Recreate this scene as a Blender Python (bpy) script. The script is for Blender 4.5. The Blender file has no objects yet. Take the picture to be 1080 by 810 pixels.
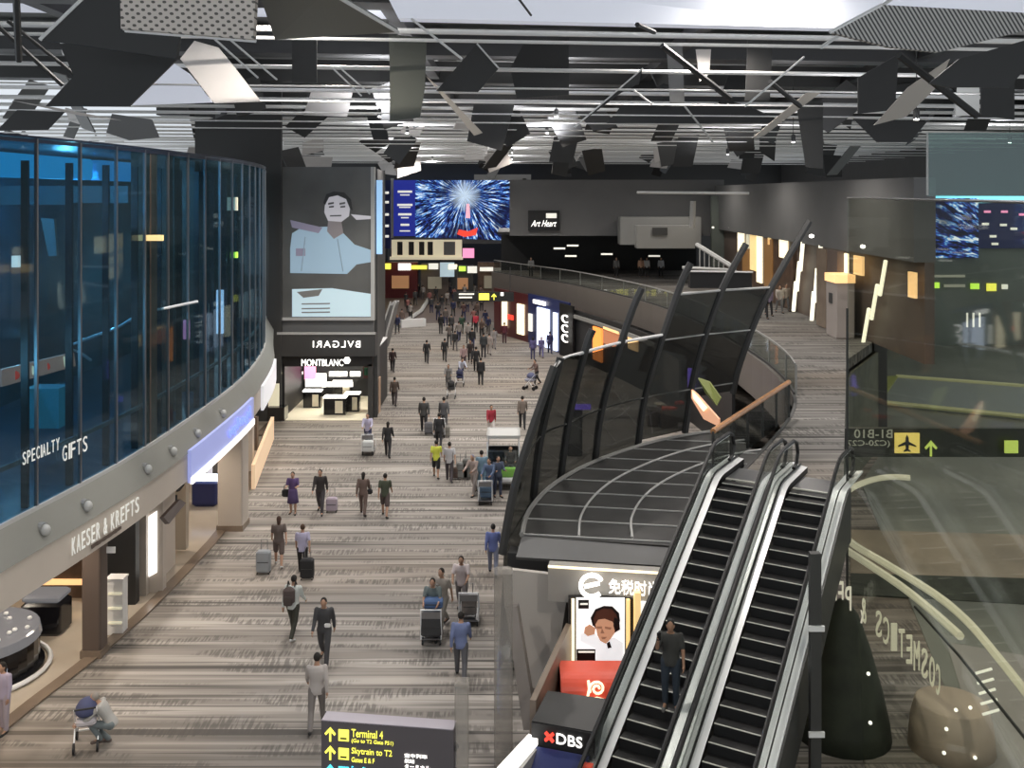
import bpy, bmesh, math, random
from mathutils import Vector, Matrix
random.seed(7)
S = bpy.context.scene
COL = S.collection
PI = math.pi
# ---------------------------------------------------------------- camera
F, CX, CY, CH = 1050.0, 540.0, 205.0, 12.1      # focal length in px of a 1080x810 frame, eye height above the lower hall
cd = bpy.data.cameras.new('camera'); cam = bpy.data.objects.new('camera', cd); COL.objects.link(cam)
cam.location = (0, 0, CH); cam.rotation_euler = (PI/2, 0, 0)
cd.sensor_width = 36; cd.lens = 36*F/1080; cd.shift_y = -(405-CY)/1080; cd.clip_end = 400
S.camera = cam
# ---------------------------------------------------------------- world, exposure
w = bpy.data.worlds.new('world'); S.world = w; w.use_nodes = True
w.node_tree.nodes['Background'].inputs[0].default_value = (.78, .84, .9, 1)
w.node_tree.nodes['Background'].inputs[1].default_value = 1.0
S.view_settings.view_transform = 'Standard'; S.view_settings.look = 'None'
S.view_settings.exposure = 0.0; S.view_settings.gamma = 1; S.view_settings.use_curve_mapping = False
# added ceiling lamps that light the hall: x, y, z, power
HALL = []
for yy in (7, 24, 34, 45, 57, 70, 84, 100):
    for xx in ((-6, 6.5) if yy < 40 else (-6, 2) if yy < 60 else (-8, 0)):
        HALL.append((xx, yy, 17.8 if yy in (24, 34) else 15.6, 2700))
for yy in (32, 46, 60, 74): HALL.append((13, yy, 14.5, 1000))
for p in ((24, 22), (26, 40), (28, 56)): HALL.append((p[0], p[1], 15, 1500))
def W(px, py, D): return Vector(((px-CX)*D/F, D, CH-(py-CY)*D/F))
def G(px, py, z=0.0):
    D = F*(CH-z)/(py-CY); return Vector(((px-CX)*D/F, D, z))
# ---------------------------------------------------------------- materials
MATS = {}
def mat(name, c, rough=.6, metal=0, em=0, ec=None, noise=0, nscale=8, alpha=None, coat=0):
    if name in MATS: return MATS[name]
    m = bpy.data.materials.new(name); MATS[name] = m; m.use_nodes = True
    nt = m.node_tree; b = nt.nodes['Principled BSDF']
    c4 = (*c, 1)
    b.inputs['Base Color'].default_value = c4; b.inputs['Roughness'].default_value = rough
    b.inputs['Metallic'].default_value = metal
    if coat: b.inputs['Coat Weight'].default_value = coat
    if em:
        b.inputs['Emission Color'].default_value = (*(ec or c), 1); b.inputs['Emission Strength'].default_value = em
    if noise:
        tc = nt.nodes.new('ShaderNodeTexCoord'); n = nt.nodes.new('ShaderNodeTexNoise'); n.inputs['Scale'].default_value = nscale
        n.inputs['Detail'].default_value = 4
        r = nt.nodes.new('ShaderNodeValToRGB'); e = r.color_ramp.elements
        e[0].position = .3; e[1].position = .7
        e[0].color = (*[max(0, v*(1-noise)) for v in c], 1); e[1].color = (*[min(1, v*(1+noise)) for v in c], 1)
        nt.links.new(tc.outputs['Object'], n.inputs['Vector']); nt.links.new(n.outputs['Fac'], r.inputs['Fac'])
        nt.links.new(r.outputs['Color'], b.inputs['Base Color'])
    if alpha is not None: b.inputs['Alpha'].default_value = alpha
    return m
def glass(name, tint, refl=.1, rough=.03, gloss=(.9,.95,1), haze=0, hazec=(.1,.1,.1)):
    m = bpy.data.materials.new(name); MATS[name] = m; m.use_nodes = True; nt = m.node_tree; nt.nodes.clear()
    o = nt.nodes.new('ShaderNodeOutputMaterial'); t = nt.nodes.new('ShaderNodeBsdfTransparent'); g = nt.nodes.new('ShaderNodeBsdfGlossy')
    t.inputs[0].default_value = (*tint, 1); g.inputs[0].default_value = (*gloss, 1); g.inputs['Roughness'].default_value = rough
    mx = nt.nodes.new('ShaderNodeMixShader'); mx.inputs[0].default_value = refl
    nt.links.new(t.outputs[0], mx.inputs[1]); nt.links.new(g.outputs[0], mx.inputs[2])
    last = mx
    if haze:
        d = nt.nodes.new('ShaderNodeBsdfDiffuse'); d.inputs[0].default_value = (*hazec, 1)
        m2 = nt.nodes.new('ShaderNodeMixShader'); m2.inputs[0].default_value = haze
        nt.links.new(mx.outputs[0], m2.inputs[1]); nt.links.new(d.outputs[0], m2.inputs[2]); last = m2
    nt.links.new(last.outputs[0], o.inputs['Surface']); return m
def nodes_mat(name):
    m = bpy.data.materials.new(name); MATS[name] = m; m.use_nodes = True
    return m, m.node_tree, m.node_tree.nodes['Principled BSDF']
def streaks(nt, src, ang, sx, sy, seed, detail=3):
    mp = nt.nodes.new('ShaderNodeMapping'); mp.inputs['Rotation'].default_value = (0, 0, ang)
    mp.inputs['Scale'].default_value = (sx, sy, 1); mp.inputs['Location'].default_value = (seed*3.1, seed*7.7, 0)
    n = nt.nodes.new('ShaderNodeTexNoise'); n.inputs['Scale'].default_value = 1; n.inputs['Detail'].default_value = detail
    nt.links.new(src, mp.inputs['Vector']); nt.links.new(mp.outputs[0], n.inputs['Vector']); return n.outputs['Fac']
def ramp(nt, fac, stops):
    r = nt.nodes.new('ShaderNodeValToRGB'); e = r.color_ramp.elements
    while len(e) < len(stops): e.new(.5)
    for el, (p, c) in zip(e, stops): el.position = p; el.color = (*c, 1)
    nt.links.new(fac, r.inputs['Fac']); return r.outputs['Color']
def mixc(nt, a, b, fac, mode='MIX'):
    m = nt.nodes.new('ShaderNodeMix'); m.data_type = 'RGBA'; m.blend_type = mode
    if isinstance(fac, float): m.inputs['Factor'].default_value = fac
    else: nt.links.new(fac, m.inputs['Factor'])
    for s, i in ((a, 6), (b, 7)):
        if isinstance(s, tuple): m.inputs[i].default_value = (*s, 1)
        else: nt.links.new(s, m.inputs[i])
    return m.outputs[2]
def carpet(name, base, dark, light, ang):
    m, nt, b = nodes_mat(name); tc = nt.nodes.new('ShaderNodeTexCoord').outputs['Object']
    c = ramp(nt, streaks(nt, tc, ang, .09, 1.5, 1, 4), [(.34, tuple(v*.62 for v in base)), (.47, base), (.55, base), (.66, light)])
    c = mixc(nt, c, light, ramp(nt, streaks(nt, tc, ang+.03, .05, 3.6, 3), [(.53, (0, 0, 0)), (.62, (.65, .65, .65))]))
    c = mixc(nt, c, dark, ramp(nt, streaks(nt, tc, ang+.02, .045, 3.0, 5, 2), [(.59, (0, 0, 0)), (.63, (.95, .95, .95))]))
    c = mixc(nt, c, dark, ramp(nt, streaks(nt, tc, ang-.04, .08, 7.0, 8, 2), [(.60, (0, 0, 0)), (.66, (.7, .7, .7))]))
    c = mixc(nt, c, tuple(v*f for v, f in zip(base, (.95, .78, .6))), ramp(nt, streaks(nt, tc, 0, .03, .12, 17, 2), [(.45, (0, 0, 0)), (.7, (.6, .6, .6))]))
    # patches of short woven dashes
    pat = ramp(nt, streaks(nt, tc, ang, .35, 1.6, 11, 2), [(.50, (0, 0, 0)), (.58, (1, 1, 1))])
    dash = ramp(nt, streaks(nt, tc, ang+.5, 14, 1.5, 13, 1), [(.44, (0, 0, 0)), (.54, (.6, .6, .6))])
    pd = mixc(nt, pat, dash, 1.0, 'MULTIPLY')
    c = mixc(nt, c, dark, pd)
    nt.links.new(c, b.inputs['Base Color']); b.inputs['Roughness'].default_value = .85
    return m
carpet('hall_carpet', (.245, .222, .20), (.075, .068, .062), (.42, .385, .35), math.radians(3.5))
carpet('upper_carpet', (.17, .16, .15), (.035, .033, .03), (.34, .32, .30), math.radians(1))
M = MATS
mat('marble', (.46, .40, .33), .16, noise=.12, nscale=.5)
mat('marble_dark', (.22, .17, .13), .2, noise=.15, nscale=1)
mat('fascia_beige', (.56, .50, .44), .45, noise=.03, nscale=1)
mat('fascia_grey', (.22, .22, .20), .4)
mat('soffit', (.45, .38, .30), .6)
mat('dark', (.018, .018, .019), .5); mat('black', (.006, .006, .007), .5)
mat('black_gloss', (.008, .008, .01), .12)
mat('charcoal', (.045, .045, .045), .5); mat('grey', (.14, .14, .14), .5, noise=.05, nscale=.6)
mat('midgrey', (.26, .26, .25), .5); mat('palegrey', (.48, .48, .47), .5)
mat('steel', (.85, .86, .88), .32, .15); mat('steel_dark', (.25, .25, .26), .3, .8)
mat('white', (.8, .8, .8), .45); mat('wood', (.42, .2, .08), .35, noise=.2, nscale=6)
mat('wood_dark', (.10, .06, .04), .4, noise=.3, nscale=3)
mat('brown', (.12, .09, .075), .5); mat('brown_grey', (.13, .115, .105), .4)
mat('maroon', (.10, .018, .02), .35); mat('navy', (.018, .028, .12), .35)
mat('red', (.72, .085, .045), .4); mat('cream_paint', (.72, .66, .52), .5)
mat('olive', (.10, .10, .07), .6, noise=.2, nscale=2); mat('olive_dark', (.03, .035, .022), .7, noise=.3, nscale=2)
def glow(name, c, s): return mat(name, tuple(min(1, v) for v in c), .5, em=s, ec=c)
glow('glow_white', (1, .97, .92), 1.6); glow('glow_cream', (1, .86, .58), 1.3); glow('glow_blue', (.16, .22, 1), 1.5)
glow('glow_bluewhite', (.72, .80, 1), 1.5); glow('glow_yellow', (1, .95, .12), .95); glow('glow_cyan', (.1, .75, 1), 1)
glow('glow_orange', (1, .30, .06), 1.2); glow('glow_amber', (1, .62, .28), .9); glow('glow_gold', (1, .72, .32), .7)
glow('glow_red', (1, .08, .05), .8); glow('glow_pink', (1, .35, .6), .8); glow('glow_green', (.6, 1, .1), .9)
glow('glow_purple', (.3, .2, 1), .8); glow('glow_lamp', (1, .95, .88), 8); glow('glow_lowcream', (.75, .70, .52), .5)
glow('glow_letter', (.9, .88, .78), .75); glow('glow_skycyan', (.25, .85, 1), .9)
glass('glass_blue', (.50, .66, .74), .07, .04, (.75, .85, .9), haze=.16, hazec=(.05, .085, .10)); glass('glass_clear', (.86, .9, .88), .07)
glass('glass_smoke', (.42, .43, .42), .07, .05, haze=.22, hazec=(.07, .07, .068)); glass('glass_side', (.84, .85, .80), .07, .03)
glass('glass_green', (.50, .66, .60), .10, .1, haze=.08, hazec=(.10, .16, .14)); glass('glass_balustrade', (.78, .8, .78), .05, haze=.05, hazec=(.1, .1, .1))
glass('reflection_glass', (.9, .88, .85), .04, .1, haze=.42, hazec=(.36, .34, .32))  # hazy glass for reflections built as a column and a post
# ---------------------------------------------------------------- object helpers
def tag(o, label=None, cat=None, group=None, kind=None):
    if label: o['label'] = label
    if cat: o['category'] = cat
    if group: o['group'] = group
    if kind: o['kind'] = kind
    return o
def thing(name, label, cat, loc=(0, 0, 0), rotz=0, group=None):
    o = bpy.data.objects.new(name, None); COL.objects.link(o); o.empty_display_size = .2
    o.location = loc; o.rotation_euler = (0, 0, rotz); return tag(o, label, cat, group)
def copy_tree(o, parent=None):
    c = o.copy(); COL.objects.link(c); c.parent = parent
    for ch in list(o.children): copy_tree(ch, c)
    return c
def poly_area_normal(p):
    n = Vector((0, 0, 0))
    for i in range(len(p)): n += Vector(p[i]).cross(Vector(p[(i+1) % len(p)]))
    return n.normalized()
class MB:
    def __init__(s): s.v = []; s.f = []
    def raw(s, vs, fs, mtx=None):
        k = len(s.v)
        s.v += [tuple(mtx @ Vector(p)) if mtx else tuple(p) for p in vs]
        s.f += [tuple(i+k for i in f) for f in fs]; return s
    def box(s, c, d, rz=0, rx=0, ry=0):
        x, y, z = d[0]/2, d[1]/2, d[2]/2
        vs = [(a*x, b*y, e*z) for a in (-1, 1) for b in (-1, 1) for e in (-1, 1)]
        m = Matrix.Translation(c) @ Matrix.Rotation(rz, 4, 'Z') @ Matrix.Rotation(ry, 4, 'Y') @ Matrix.Rotation(rx, 4, 'X')
        return s.raw(vs, [(0, 1, 3, 2), (4, 6, 7, 5), (0, 4, 5, 1), (2, 3, 7, 6), (0, 2, 6, 4), (1, 5, 7, 3)], m)
    def rbox(s, c, d, r=.03, rz=0):          # box with rounded vertical corners and soft top
        x, y, z = d[0]/2, d[1]/2, d[2]/2; ring = []
        for (a, b, st) in ((1, 1, 0), (-1, 1, 1), (-1, -1, 2), (1, -1, 3)):
            for k in range(4):
                t = st*PI/2+k*PI/6; ring.append((a*(x-r)+r*math.cos(t), b*(y-r)+r*math.sin(t)))
        secs = [(-z, .0), (-z+r, r), (z-r, r), (z, .0)]; vs = []; n = len(ring)
        for (zz, gr) in secs:
            q = 1 if gr else 1-r*1.2/max(x, y)
            vs += [(px*q, py*q, zz) for px, py in ring]
        fs = [(k*n+i, k*n+(i+1) % n, (k+1)*n+(i+1) % n, (k+1)*n+i) for k in range(3) for i in range(n)]
        fs += [tuple(range(n))[::-1], tuple(range(3*n, 4*n))]
        return s.raw(vs, fs, Matrix.Translation(c) @ Matrix.Rotation(rz, 4, 'Z'))
    def prism(s, pts, th):                    # planar outline pushed back by vector th
        n = len(pts); th = Vector(th); a = [Vector(p) for p in pts]; b = [p+th for p in a]
        if poly_area_normal(a).dot(th) > 0: a, b = a[::-1], b[::-1]
        fs = [tuple(range(n)), tuple(range(2*n-1, n-1, -1))] + [(i, n+i, n+(i+1) % n, (i+1) % n) for i in range(n)]
        return s.raw(a+b, fs)
    def ribbon(s, path, z0, z1, th, zs=None):   # vertical wall along plan path, thickness th to the left of travel
        P = [Vector((p[0], p[1])) for p in path]; n = len(P); off = []
        for i in range(n):
            d = (P[min(i+1, n-1)]-P[max(i-1, 0)]).normalized(); off.append(P[i]+Vector((-d.y, d.x))*th)
        vs = []
        for p, q in zip(P, off): vs += [(p.x, p.y, z0), (p.x, p.y, z1), (q.x, q.y, z1), (q.x, q.y, z0)]
        fs = []
        for i in range(n-1):
            for k in range(4): fs.append((i*4+k, i*4+(k+1) % 4, i*4+4+(k+1) % 4, i*4+4+k))
        fs += [(0, 3, 2, 1), ((n-1)*4, (n-1)*4+1, (n-1)*4+2, (n-1)*4+3)]
        return s.raw(vs, fs)
    def sweep(s, A, B):                       # surface between two 3-D polylines, with a little thickness
        n = len(A); A = [Vector(p) for p in A]; B = [Vector(p) for p in B]; vs = []
        for i in range(n):
            j = min(i+1, n-1); k = max(i-1, 0)
            t = (A[j]-A[k]); nn = t.cross(B[i]-A[i]).normalized()*.04
            vs += [A[i], B[i], B[i]+nn, A[i]+nn]
        fs = []
        for i in range(n-1):
            for k in range(4): fs.append((i*4+k, i*4+4+k, i*4+4+(k+1) % 4, i*4+(k+1) % 4))
        fs += [(0, 1, 2, 3), ((n-1)*4+3, (n-1)*4+2, (n-1)*4+1, (n-1)*4)]
        return s.raw(vs, fs)
    def tube(s, path, r, sides=8, caps=True):
        P = [Vector(p) for p in path]; n = len(P); R = r if isinstance(r, (list, tuple)) else [r]*n; k0 = len(s.v)
        t0 = (P[1]-P[0]).normalized(); up = Vector((0, 0, 1)) if abs(t0.z) < .9 else Vector((1, 0, 0))
        u = t0.cross(up).normalized()
        for i in range(n):
            t = (P[min(i+1, n-1)]-P[max(i-1, 0)]).normalized()
            u = (u-t*u.dot(t)).normalized(); v = t.cross(u)
            for k in range(sides):
                a = 2*PI*k/sides; s.v.append(tuple(P[i]+(u*math.cos(a)+v*math.sin(a))*R[i]))
        for i in range(n-1):
            for k in range(sides):
                s.f.append((k0+i*sides+k, k0+i*sides+(k+1) % sides, k0+(i+1)*sides+(k+1) % sides, k0+(i+1)*sides+k))
        if caps: s.f += [tuple(k0+k for k in range(sides))[::-1], tuple(k0+(n-1)*sides+k for k in range(sides))]
        return s
    def ball(s, c, r, mtx=None, n=10, m=7):
        r = r if isinstance(r, (list, tuple)) else (r, r, r); vs = []; fs = []
        for j in range(1, m):
            ph = PI*j/m
            for i in range(n):
                t = 2*PI*i/n; vs.append((r[0]*math.sin(ph)*math.cos(t), r[1]*math.sin(ph)*math.sin(t), r[2]*math.cos(ph)))
        vs += [(0, 0, r[2]), (0, 0, -r[2])]; T = len(vs)-2; Bt = T+1
        for j in range(m-2):
            for i in range(n): fs.append((j*n+i, (j+1)*n+i, (j+1)*n+(i+1) % n, j*n+(i+1) % n))
        for i in range(n): fs.append((T, i, (i+1) % n)); fs.append((Bt, (m-2)*n+(i+1) % n, (m-2)*n+i))
        mm = Matrix.Translation(c) @ (mtx or Matrix.Identity(4)); return s.raw(vs, fs, mm)
    def lathe(s, c, prof, n=24, a0=0, a1=2*PI):
        full = abs(a1-a0-2*PI) < 1e-6; k = n if full else n+1; vs = []
        for (r, z) in prof:
            for i in range(k):
                t = a0+(a1-a0)*i/n; vs.append((c[0]+r*math.cos(t), c[1]+r*math.sin(t), c[2]+z))
        fs = []
        for j in range(len(prof)-1):
            for i in range(n):
                i2 = (i+1) % k; fs.append((j*k+i, j*k+i2, (j+1)*k+i2, (j+1)*k+i))
        if full: fs += [tuple(range(k))[::-1], tuple((len(prof)-1)*k+i for i in range(k))]
        return s.raw(vs, fs)
    def mesh(s, name, off=(0, 0, 0)):
        me = bpy.data.meshes.new(name); me.from_pydata([(p[0]-off[0], p[1]-off[1], p[2]-off[2]) for p in s.v], [], s.f); me.update(); return me
    def build(s, name, m, parent=None, smooth=False, base=True, local=False):
        off = Vector((0, 0, 0))
        if parent is not None and not local:
            q = parent; 
            while q is not None: off += q.location; q = q.parent
        elif parent is None and base and s.v:
            xs = [p[0] for p in s.v]; ys = [p[1] for p in s.v]; off = Vector(((min(xs)+max(xs))/2, (min(ys)+max(ys))/2, min(p[2] for p in s.v)))
        me = s.mesh(name, off); me.materials.append(M[m] if isinstance(m, str) else m)
        if smooth:
            me.polygons.foreach_set('use_smooth', [True]*len(me.polygons))
        o = bpy.data.objects.new(name, me); COL.objects.link(o)
        if parent is not None: o.parent = parent
        else: o.location = off
        return o
def struct(name, mb, m, **k): return tag(mb.build(name, m, base=False, **k), kind='structure')
_T = {}
def text_geo(s, size=1.0, ext=.02, sp=1.0):
    key = (s, size, ext, sp)
    if key not in _T:
        cu = bpy.data.curves.new('t', 'FONT'); cu.body = s; cu.size = size; cu.extrude = ext; cu.align_x = 'LEFT'; cu.resolution_u = 3
        cu.space_character = sp
        o = bpy.data.objects.new('t', cu); COL.objects.link(o); dg = bpy.context.evaluated_depsgraph_get(); dg.update()
        me = bpy.data.meshes.new_from_object(o.evaluated_get(dg)); 
        vs = [tuple(v.co) for v in me.vertices]; fs = [tuple(p.vertices) for p in me.polygons]
        bpy.data.objects.remove(o); bpy.data.curves.remove(cu); bpy.data.meshes.remove(me); _T[key] = (vs, fs)
    return _T[key]
def text_fit(mb, s, o, ux, uz, width, height, mirror=False, ext=.02, sp=1.0, bold=0):
    """write s with lower-left corner o, along unit ux, upward uz, filling width x height"""
    vs, fs = text_geo(s, 1.0, ext, sp)
    if not vs: return
    x0 = min(v[0] for v in vs); x1 = max(v[0] for v in vs); y0 = min(v[1] for v in vs); y1 = max(v[1] for v in vs)
    ux = Vector(ux); uz = Vector(uz); nn = ux.cross(uz).normalized(); o = Vector(o); out = []
    for v in vs:
        a = (v[0]-x0)/(x1-x0)*width; b = (v[1]-y0)/(y1-y0)*height
        if mirror: a = width-a
        out.append(o+ux*a+uz*b+nn*v[2])
    mb.raw(out, fs)
def path_at(path, px):
    """where the ray of column px meets a plan path"""
    t = (px-CX)/F
    for i in range(len(path)-1):
        a = Vector(path[i][:2]); b = Vector(path[i+1][:2]); fa = a.x-t*a.y; fb = b.x-t*b.y
        if fa*fb <= 0 and fa != fb: return a.lerp(b, fa/(fa-fb)), (b-a).normalized()
    return None, None
def curve_pts(pts, k=6):
    out = []; P = [Vector(p) for p in pts]; n = len(P)
    for i in range(n-1):
        p0, p1, p2, p3 = P[max(i-1, 0)], P[i], P[i+1], P[min(i+2, n-1)]
        for j in range(k):
            t = j/k; out.append(.5*((2*p1)+(p2-p0)*t+(2*p0-5*p1+4*p2-p3)*t*t+(3*p1-p0-3*p2+p3)*t**3))
    out.append(P[-1]); return out
def offset_path(path, d):
    P = [Vector(p[:2]) for p in path]; n = len(P); r = []
    for i in range(n):
        t = (P[min(i+1, n-1)]-P[max(i-1, 0)]).normalized(); r.append(P[i]+Vector((-t.y, t.x))*d)
    return r
# ================================================================ STRUCTURE
def lamp(x, y, z, e, r=.09, ang=155, col=(1, .93, .85)):  # added fixture that lights the hall below
    l = bpy.data.lights.new('added_downlight_spot', 'SPOT'); l.energy = e; l.spot_size = math.radians(ang); l.spot_blend = .6
    l.shadow_soft_size = r; l.color = col
    t = thing('added_downlight', 'added small round downlight hanging high under the hall roof', 'lamp', (x, y, z), 0, 'added round downlights under the roof')
    MB().lathe((x, y, z+.02), [(.08, 0), (.1, .02), (.1, .3), (.05, .36)], 14).build('housing', 'charcoal', t)
    MB().lathe((x, y, z-.01), [(.075, 0), (.075, .02)], 14).build('lens', 'glow_lamp', t)
    MB().tube([(x, y, z+.36), (x, y, 19)], .015, 5).build('stem', 'charcoal', t)
    o = bpy.data.objects.new('added_downlight_spot', l); COL.objects.link(o); o.location = (x, y, z-.06)
    u = bpy.data.lights.new('added_uplight', 'SPOT'); u.energy = e*.6; u.spot_size = math.radians(165); u.spot_blend = .8; u.shadow_soft_size = .2; u.color = (.95, .96, 1)  # added up-facing spot that brightens the roof
    o = bpy.data.objects.new('added_uplight', u); COL.objects.link(o); o.location = (x, y, z-.6); o.rotation_euler = (PI, 0, 0)
for (x, y, z, e) in HALL: lamp(x, y, z, e)
# --- lower hall floor: carpet, marble border on the left
CE = curve_pts([(-11.8, 12), (-11.6, 18), (-11.4, 22.4), (-10.75, 26.2), (-10.4, 30), (-10.3, 37), (-11.2, 44), (-12.3, 50.8), (-12.6, 53), (-12.6, 90)], 3)
def flat(path, z, th): 
    m = MB(); m.prism([(p[0], p[1], z) for p in path], (0, 0, -th)); return m
struct('floor', flat([(30, -4), (30, 132), (-30, 132), (-30, 70), (-12.6, 70)] + [(p[0], p[1]) for p in CE[::-1] if p[1] < 70] + [(-11.8, -4)], 0, .2), 'hall_carpet')
struct('floor_marble', flat([(p[0], p[1]) for p in CE if p[1] < 70] + [(-12.6, 70), (-30, 70), (-30, -4), (-11.8, -4)], 0, .2), 'marble')
tr = MB(); tr.sweep([(p[0]-.0, p[1], .012) for p in CE[:-1]], [(p[0]-.35, p[1], .012) for p in CE[:-1]]); struct('trim_1', tr, 'marble_dark')
struct('floor_far', MB().prism([(-14, 93, .02), (12, 96, .02), (12, 130, .02), (-16, 130, .02)], (0, 0, -.02)), 'brown')
# --- roof
struct('wall_right_top', MB().box((35.6, 62, 15.5), (.4, 145, 7)), 'grey')
b = MB(); strips = [(34.5, 40, 'sky_cool'), (44, 50, 'sky_mid'), (55, 63, 'sky_pale'), (68, 73, 'sky_pale'), (78, 84, 'sky_pale'), (89, 95, 'sky_pale'), (100, 107, 'sky_pale'), (112, 120, 'sky_pale'), (20, 28, 'sky_mid')]
mat('sky_cool', (.55, .57, .62), .6, em=.42, ec=(.80, .83, .95)); mat('sky_mid', (.4, .4, .4), .6, em=.2, ec=(.9, .92, .9)); mat('sky_pale', (.5, .5, .48), .6, em=.42, ec=(.95, .93, .9))
def tr_y(D, x): return D+.105*x
def cross(D0, D1, z, th, x0=-26, x1=36):
    return MB().prism([(x0, tr_y(D0, x0), z), (x1, tr_y(D0, x1), z), (x1, tr_y(D1, x1), z), (x0, tr_y(D1, x0), z)], (0, 0, th))
struct('ceiling', MB().box((4, 64, 19.35), (64, 150, .3)), mat('roof_grey', (.30, .30, .29), .6, noise=.1, nscale=.3))
for i, (a, c, mm) in enumerate(strips): struct('window_%d' % (i+1), cross(a, c, 19.05, .1, -22, 30), mm)
for i, D in enumerate((30.5, 41.8, 52, 65, 75.5, 86.5, 97.5, 109.5, 122)):
    struct('ceiling_beam_%d' % (i+1), cross(D, D+1.3, 17.9, 1.1), 'charcoal')
for i, x in enumerate((-15, -4, 7, 18)):
    b = MB(); b.box((x, 66, 18.3), (.5, 120, .5)); struct('ceiling_girder_%d' % (i+1), b, 'dark')
# big cool-white duct near the camera
DU = MB().prism([W(395, -30, 23), W(1090, -30, 25), W(1090, 14, 25), W(900, 30, 24.6), W(420, 19, 23)], (0, .5, 0))
tag(DU.build('roof_light_panel', 'sky_cool'), 'long cool white translucent roof light panel at the top edge', 'ceiling panel')
# tubes across the hall
tubes = [(20.2, 16.4, .035), (26.2, 16.35, .075), (27.4, 16.3, .05), (33.6, 16.3, .07), (41, 16.3, .08)] + [(44+3.6*i, 16.2-.01*i, .08) for i in range(21)] + [(31+5*i, 15.4, .03) for i in range(16)]
for i, (D, z, r) in enumerate(tubes):
    xr = 9+D*.42
    o = MB().tube([(-xr, tr_y(D, -xr), z), (0, D, z), (xr+4, tr_y(D, xr+4), z)], r, 8).build('ceiling_tube', 'tube_white' if 'tube_white' in M else mat('tube_white', (.85, .84, .82), .35))
    if i < 5:
        tag(o, ['slim tube running across above the big perforated panel', 'thickest bright white tube crossing under the cool white roof panel', 'thin white tube just beneath the thickest bright tube',
            'white tube passing behind the dark diamond shaped blade', 'white tube crossing below the dark diamond shaped blade'][i], 'tube', 'tubes crossing the roof')
    else: tag(o, 'thin pale tube crossing deep under the roof in the packed rows', 'tube', 'tubes crossing the roof deep down the hall')
# --- ceiling blades, near ones traced to their places
mat('blade_dark', (.030, .030, .030), .5); mat('blade_olive', (.075, .078, .062), .45); mat('blade_pale', (.55, .52, .50), .5, noise=.05, nscale=1)
mat('blade_beige', (.42, .38, .33), .5); mat('blade_grey', (.16, .16, .155), .5)
def perforated(name, base, hole, sx, sy, thr, stripes=False):
    m, nt, bs = nodes_mat(name); tc = nt.nodes.new('ShaderNodeTexCoord'); sp = nt.nodes.new('ShaderNodeSeparateXYZ'); nt.links.new(tc.outputs['Object'], sp.inputs[0])
    def mth(op, a, bv=None):
        n = nt.nodes.new('ShaderNodeMath'); n.operation = op
        for k, q in enumerate((a, bv)):
            if q is None: continue
            if isinstance(q, (int, float)): n.inputs[k].default_value = q
            else: nt.links.new(q, n.inputs[k])
        return n.outputs[0]
    sh = mth('ADD', sp.outputs[0], mth('MULTIPLY', sp.outputs[2], .6 if stripes else .15))
    a = mth('SINE', mth('MULTIPLY', sh, sx))
    f = mth('GREATER_THAN', a, thr) if stripes else mth('GREATER_THAN', mth('MULTIPLY', a, mth('SINE', mth('MULTIPLY', sp.outputs[2], sy))), thr)
    nt.links.new(mixc(nt, base, hole, f), bs.inputs['Base Color']); bs.inputs['Roughness'].default_value = .5
perforated('perforated_beige', (.60, .54, .49), (.10, .09, .08), 42, 60, .45)
perforated('striped_grey', (.50, .49, .47), (.05, .05, .05), 95, 1, .1, True)
def blade(pts, D, m, label, th=.06, group=None, name='ceiling_baffle', edge=None):
    if not isinstance(D, (list, tuple)): D = [D*1.45 if 19 <= D <= 31 else D]*len(pts)
    P = [W(px, py, d) for (px, py), d in zip(pts, D)]
    mb = MB(); mb.prism(P, poly_area_normal(P)*th)
    if edge is None: return tag(mb.build(name, m), label, 'ceiling panel', group)
    t = thing(name, label, 'ceiling panel', P[0], 0, group); mb.build('panel', m, t)
    for (i, j) in edge: MB().tube([P[i], P[j]], .03, 6).build('edge_trim', 'white', t)
    return t
blade([(131, -14), (132, 32), (270, 43), (273, -14)], 13.5, 'perforated_beige', 'big beige perforated panel hanging at the top left', .15, name='perforated_panel', edge=[(0, 1), (1, 2)])
blade([(42, 42), (92, -6), (140, -6), (190, 36), (186, 62), (80, 47)], 15.2, 'blade_dark', 'dark slanted blade behind the perforated panel with pale left edge', edge=[(0, 1)])
blade([(62, 46), (190, 42), (187, 62), (136, 112), (48, 112), (78, 80)], 16.6, 'blade_dark', 'largest dark blade hanging below the beige perforated panel')
blade([(205, 43), (230, 50), (245, 68), (275, 107), (226, 109), (190, 62)], 19, 'blade_pale', 'bright white folded sail panel right of the largest dark blade')
blade([(182, 66), (200, 78), (224, 108), (137, 111), (158, 90)], 22, 'sky_cool', 'pale lavender roof pane showing below the white sail')
blade([(8, 105), (56, 113), (128, 127), (85, 122)], 20, 'blade_pale', 'thin white sliver blade at the far left')
blade([(18, 116), (68, 118), (50, 137), (-4, 138)], 25, 'blade_dark', 'dark tilted blade beneath the white sliver on the left')
blade([(118, 120), (160, 126), (168, 145), (136, 148), (112, 140)], 27, 'blade_grey', 'grey tilted blade above the blue glass wall')
blade([(308, 38), (334, 38), (334, 87), (308, 87)], 22, 'blade_dark', 'narrow upright dark blade left of the olive flap')
blade([(272, -10), (345, -10), (420, 34), (290, 42)], [14, 14, 17, 17], 'blade_olive', 'broad olive grey ceiling sheet at the top centre left', edge=[(1, 2)])
blade([(410, 36), (450, 40), (448, 92), (443, 124), (411, 128), (411, 70)], 19.5, 'blade_olive', 'tall olive flap hanging left of the dark diamond')
blade([(503, 46), (526, 72), (504, 97), (460, 96)], 21, 'blade_dark', 'dark diamond shaped blade near the top centre', edge=[(0, 1)])
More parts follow.
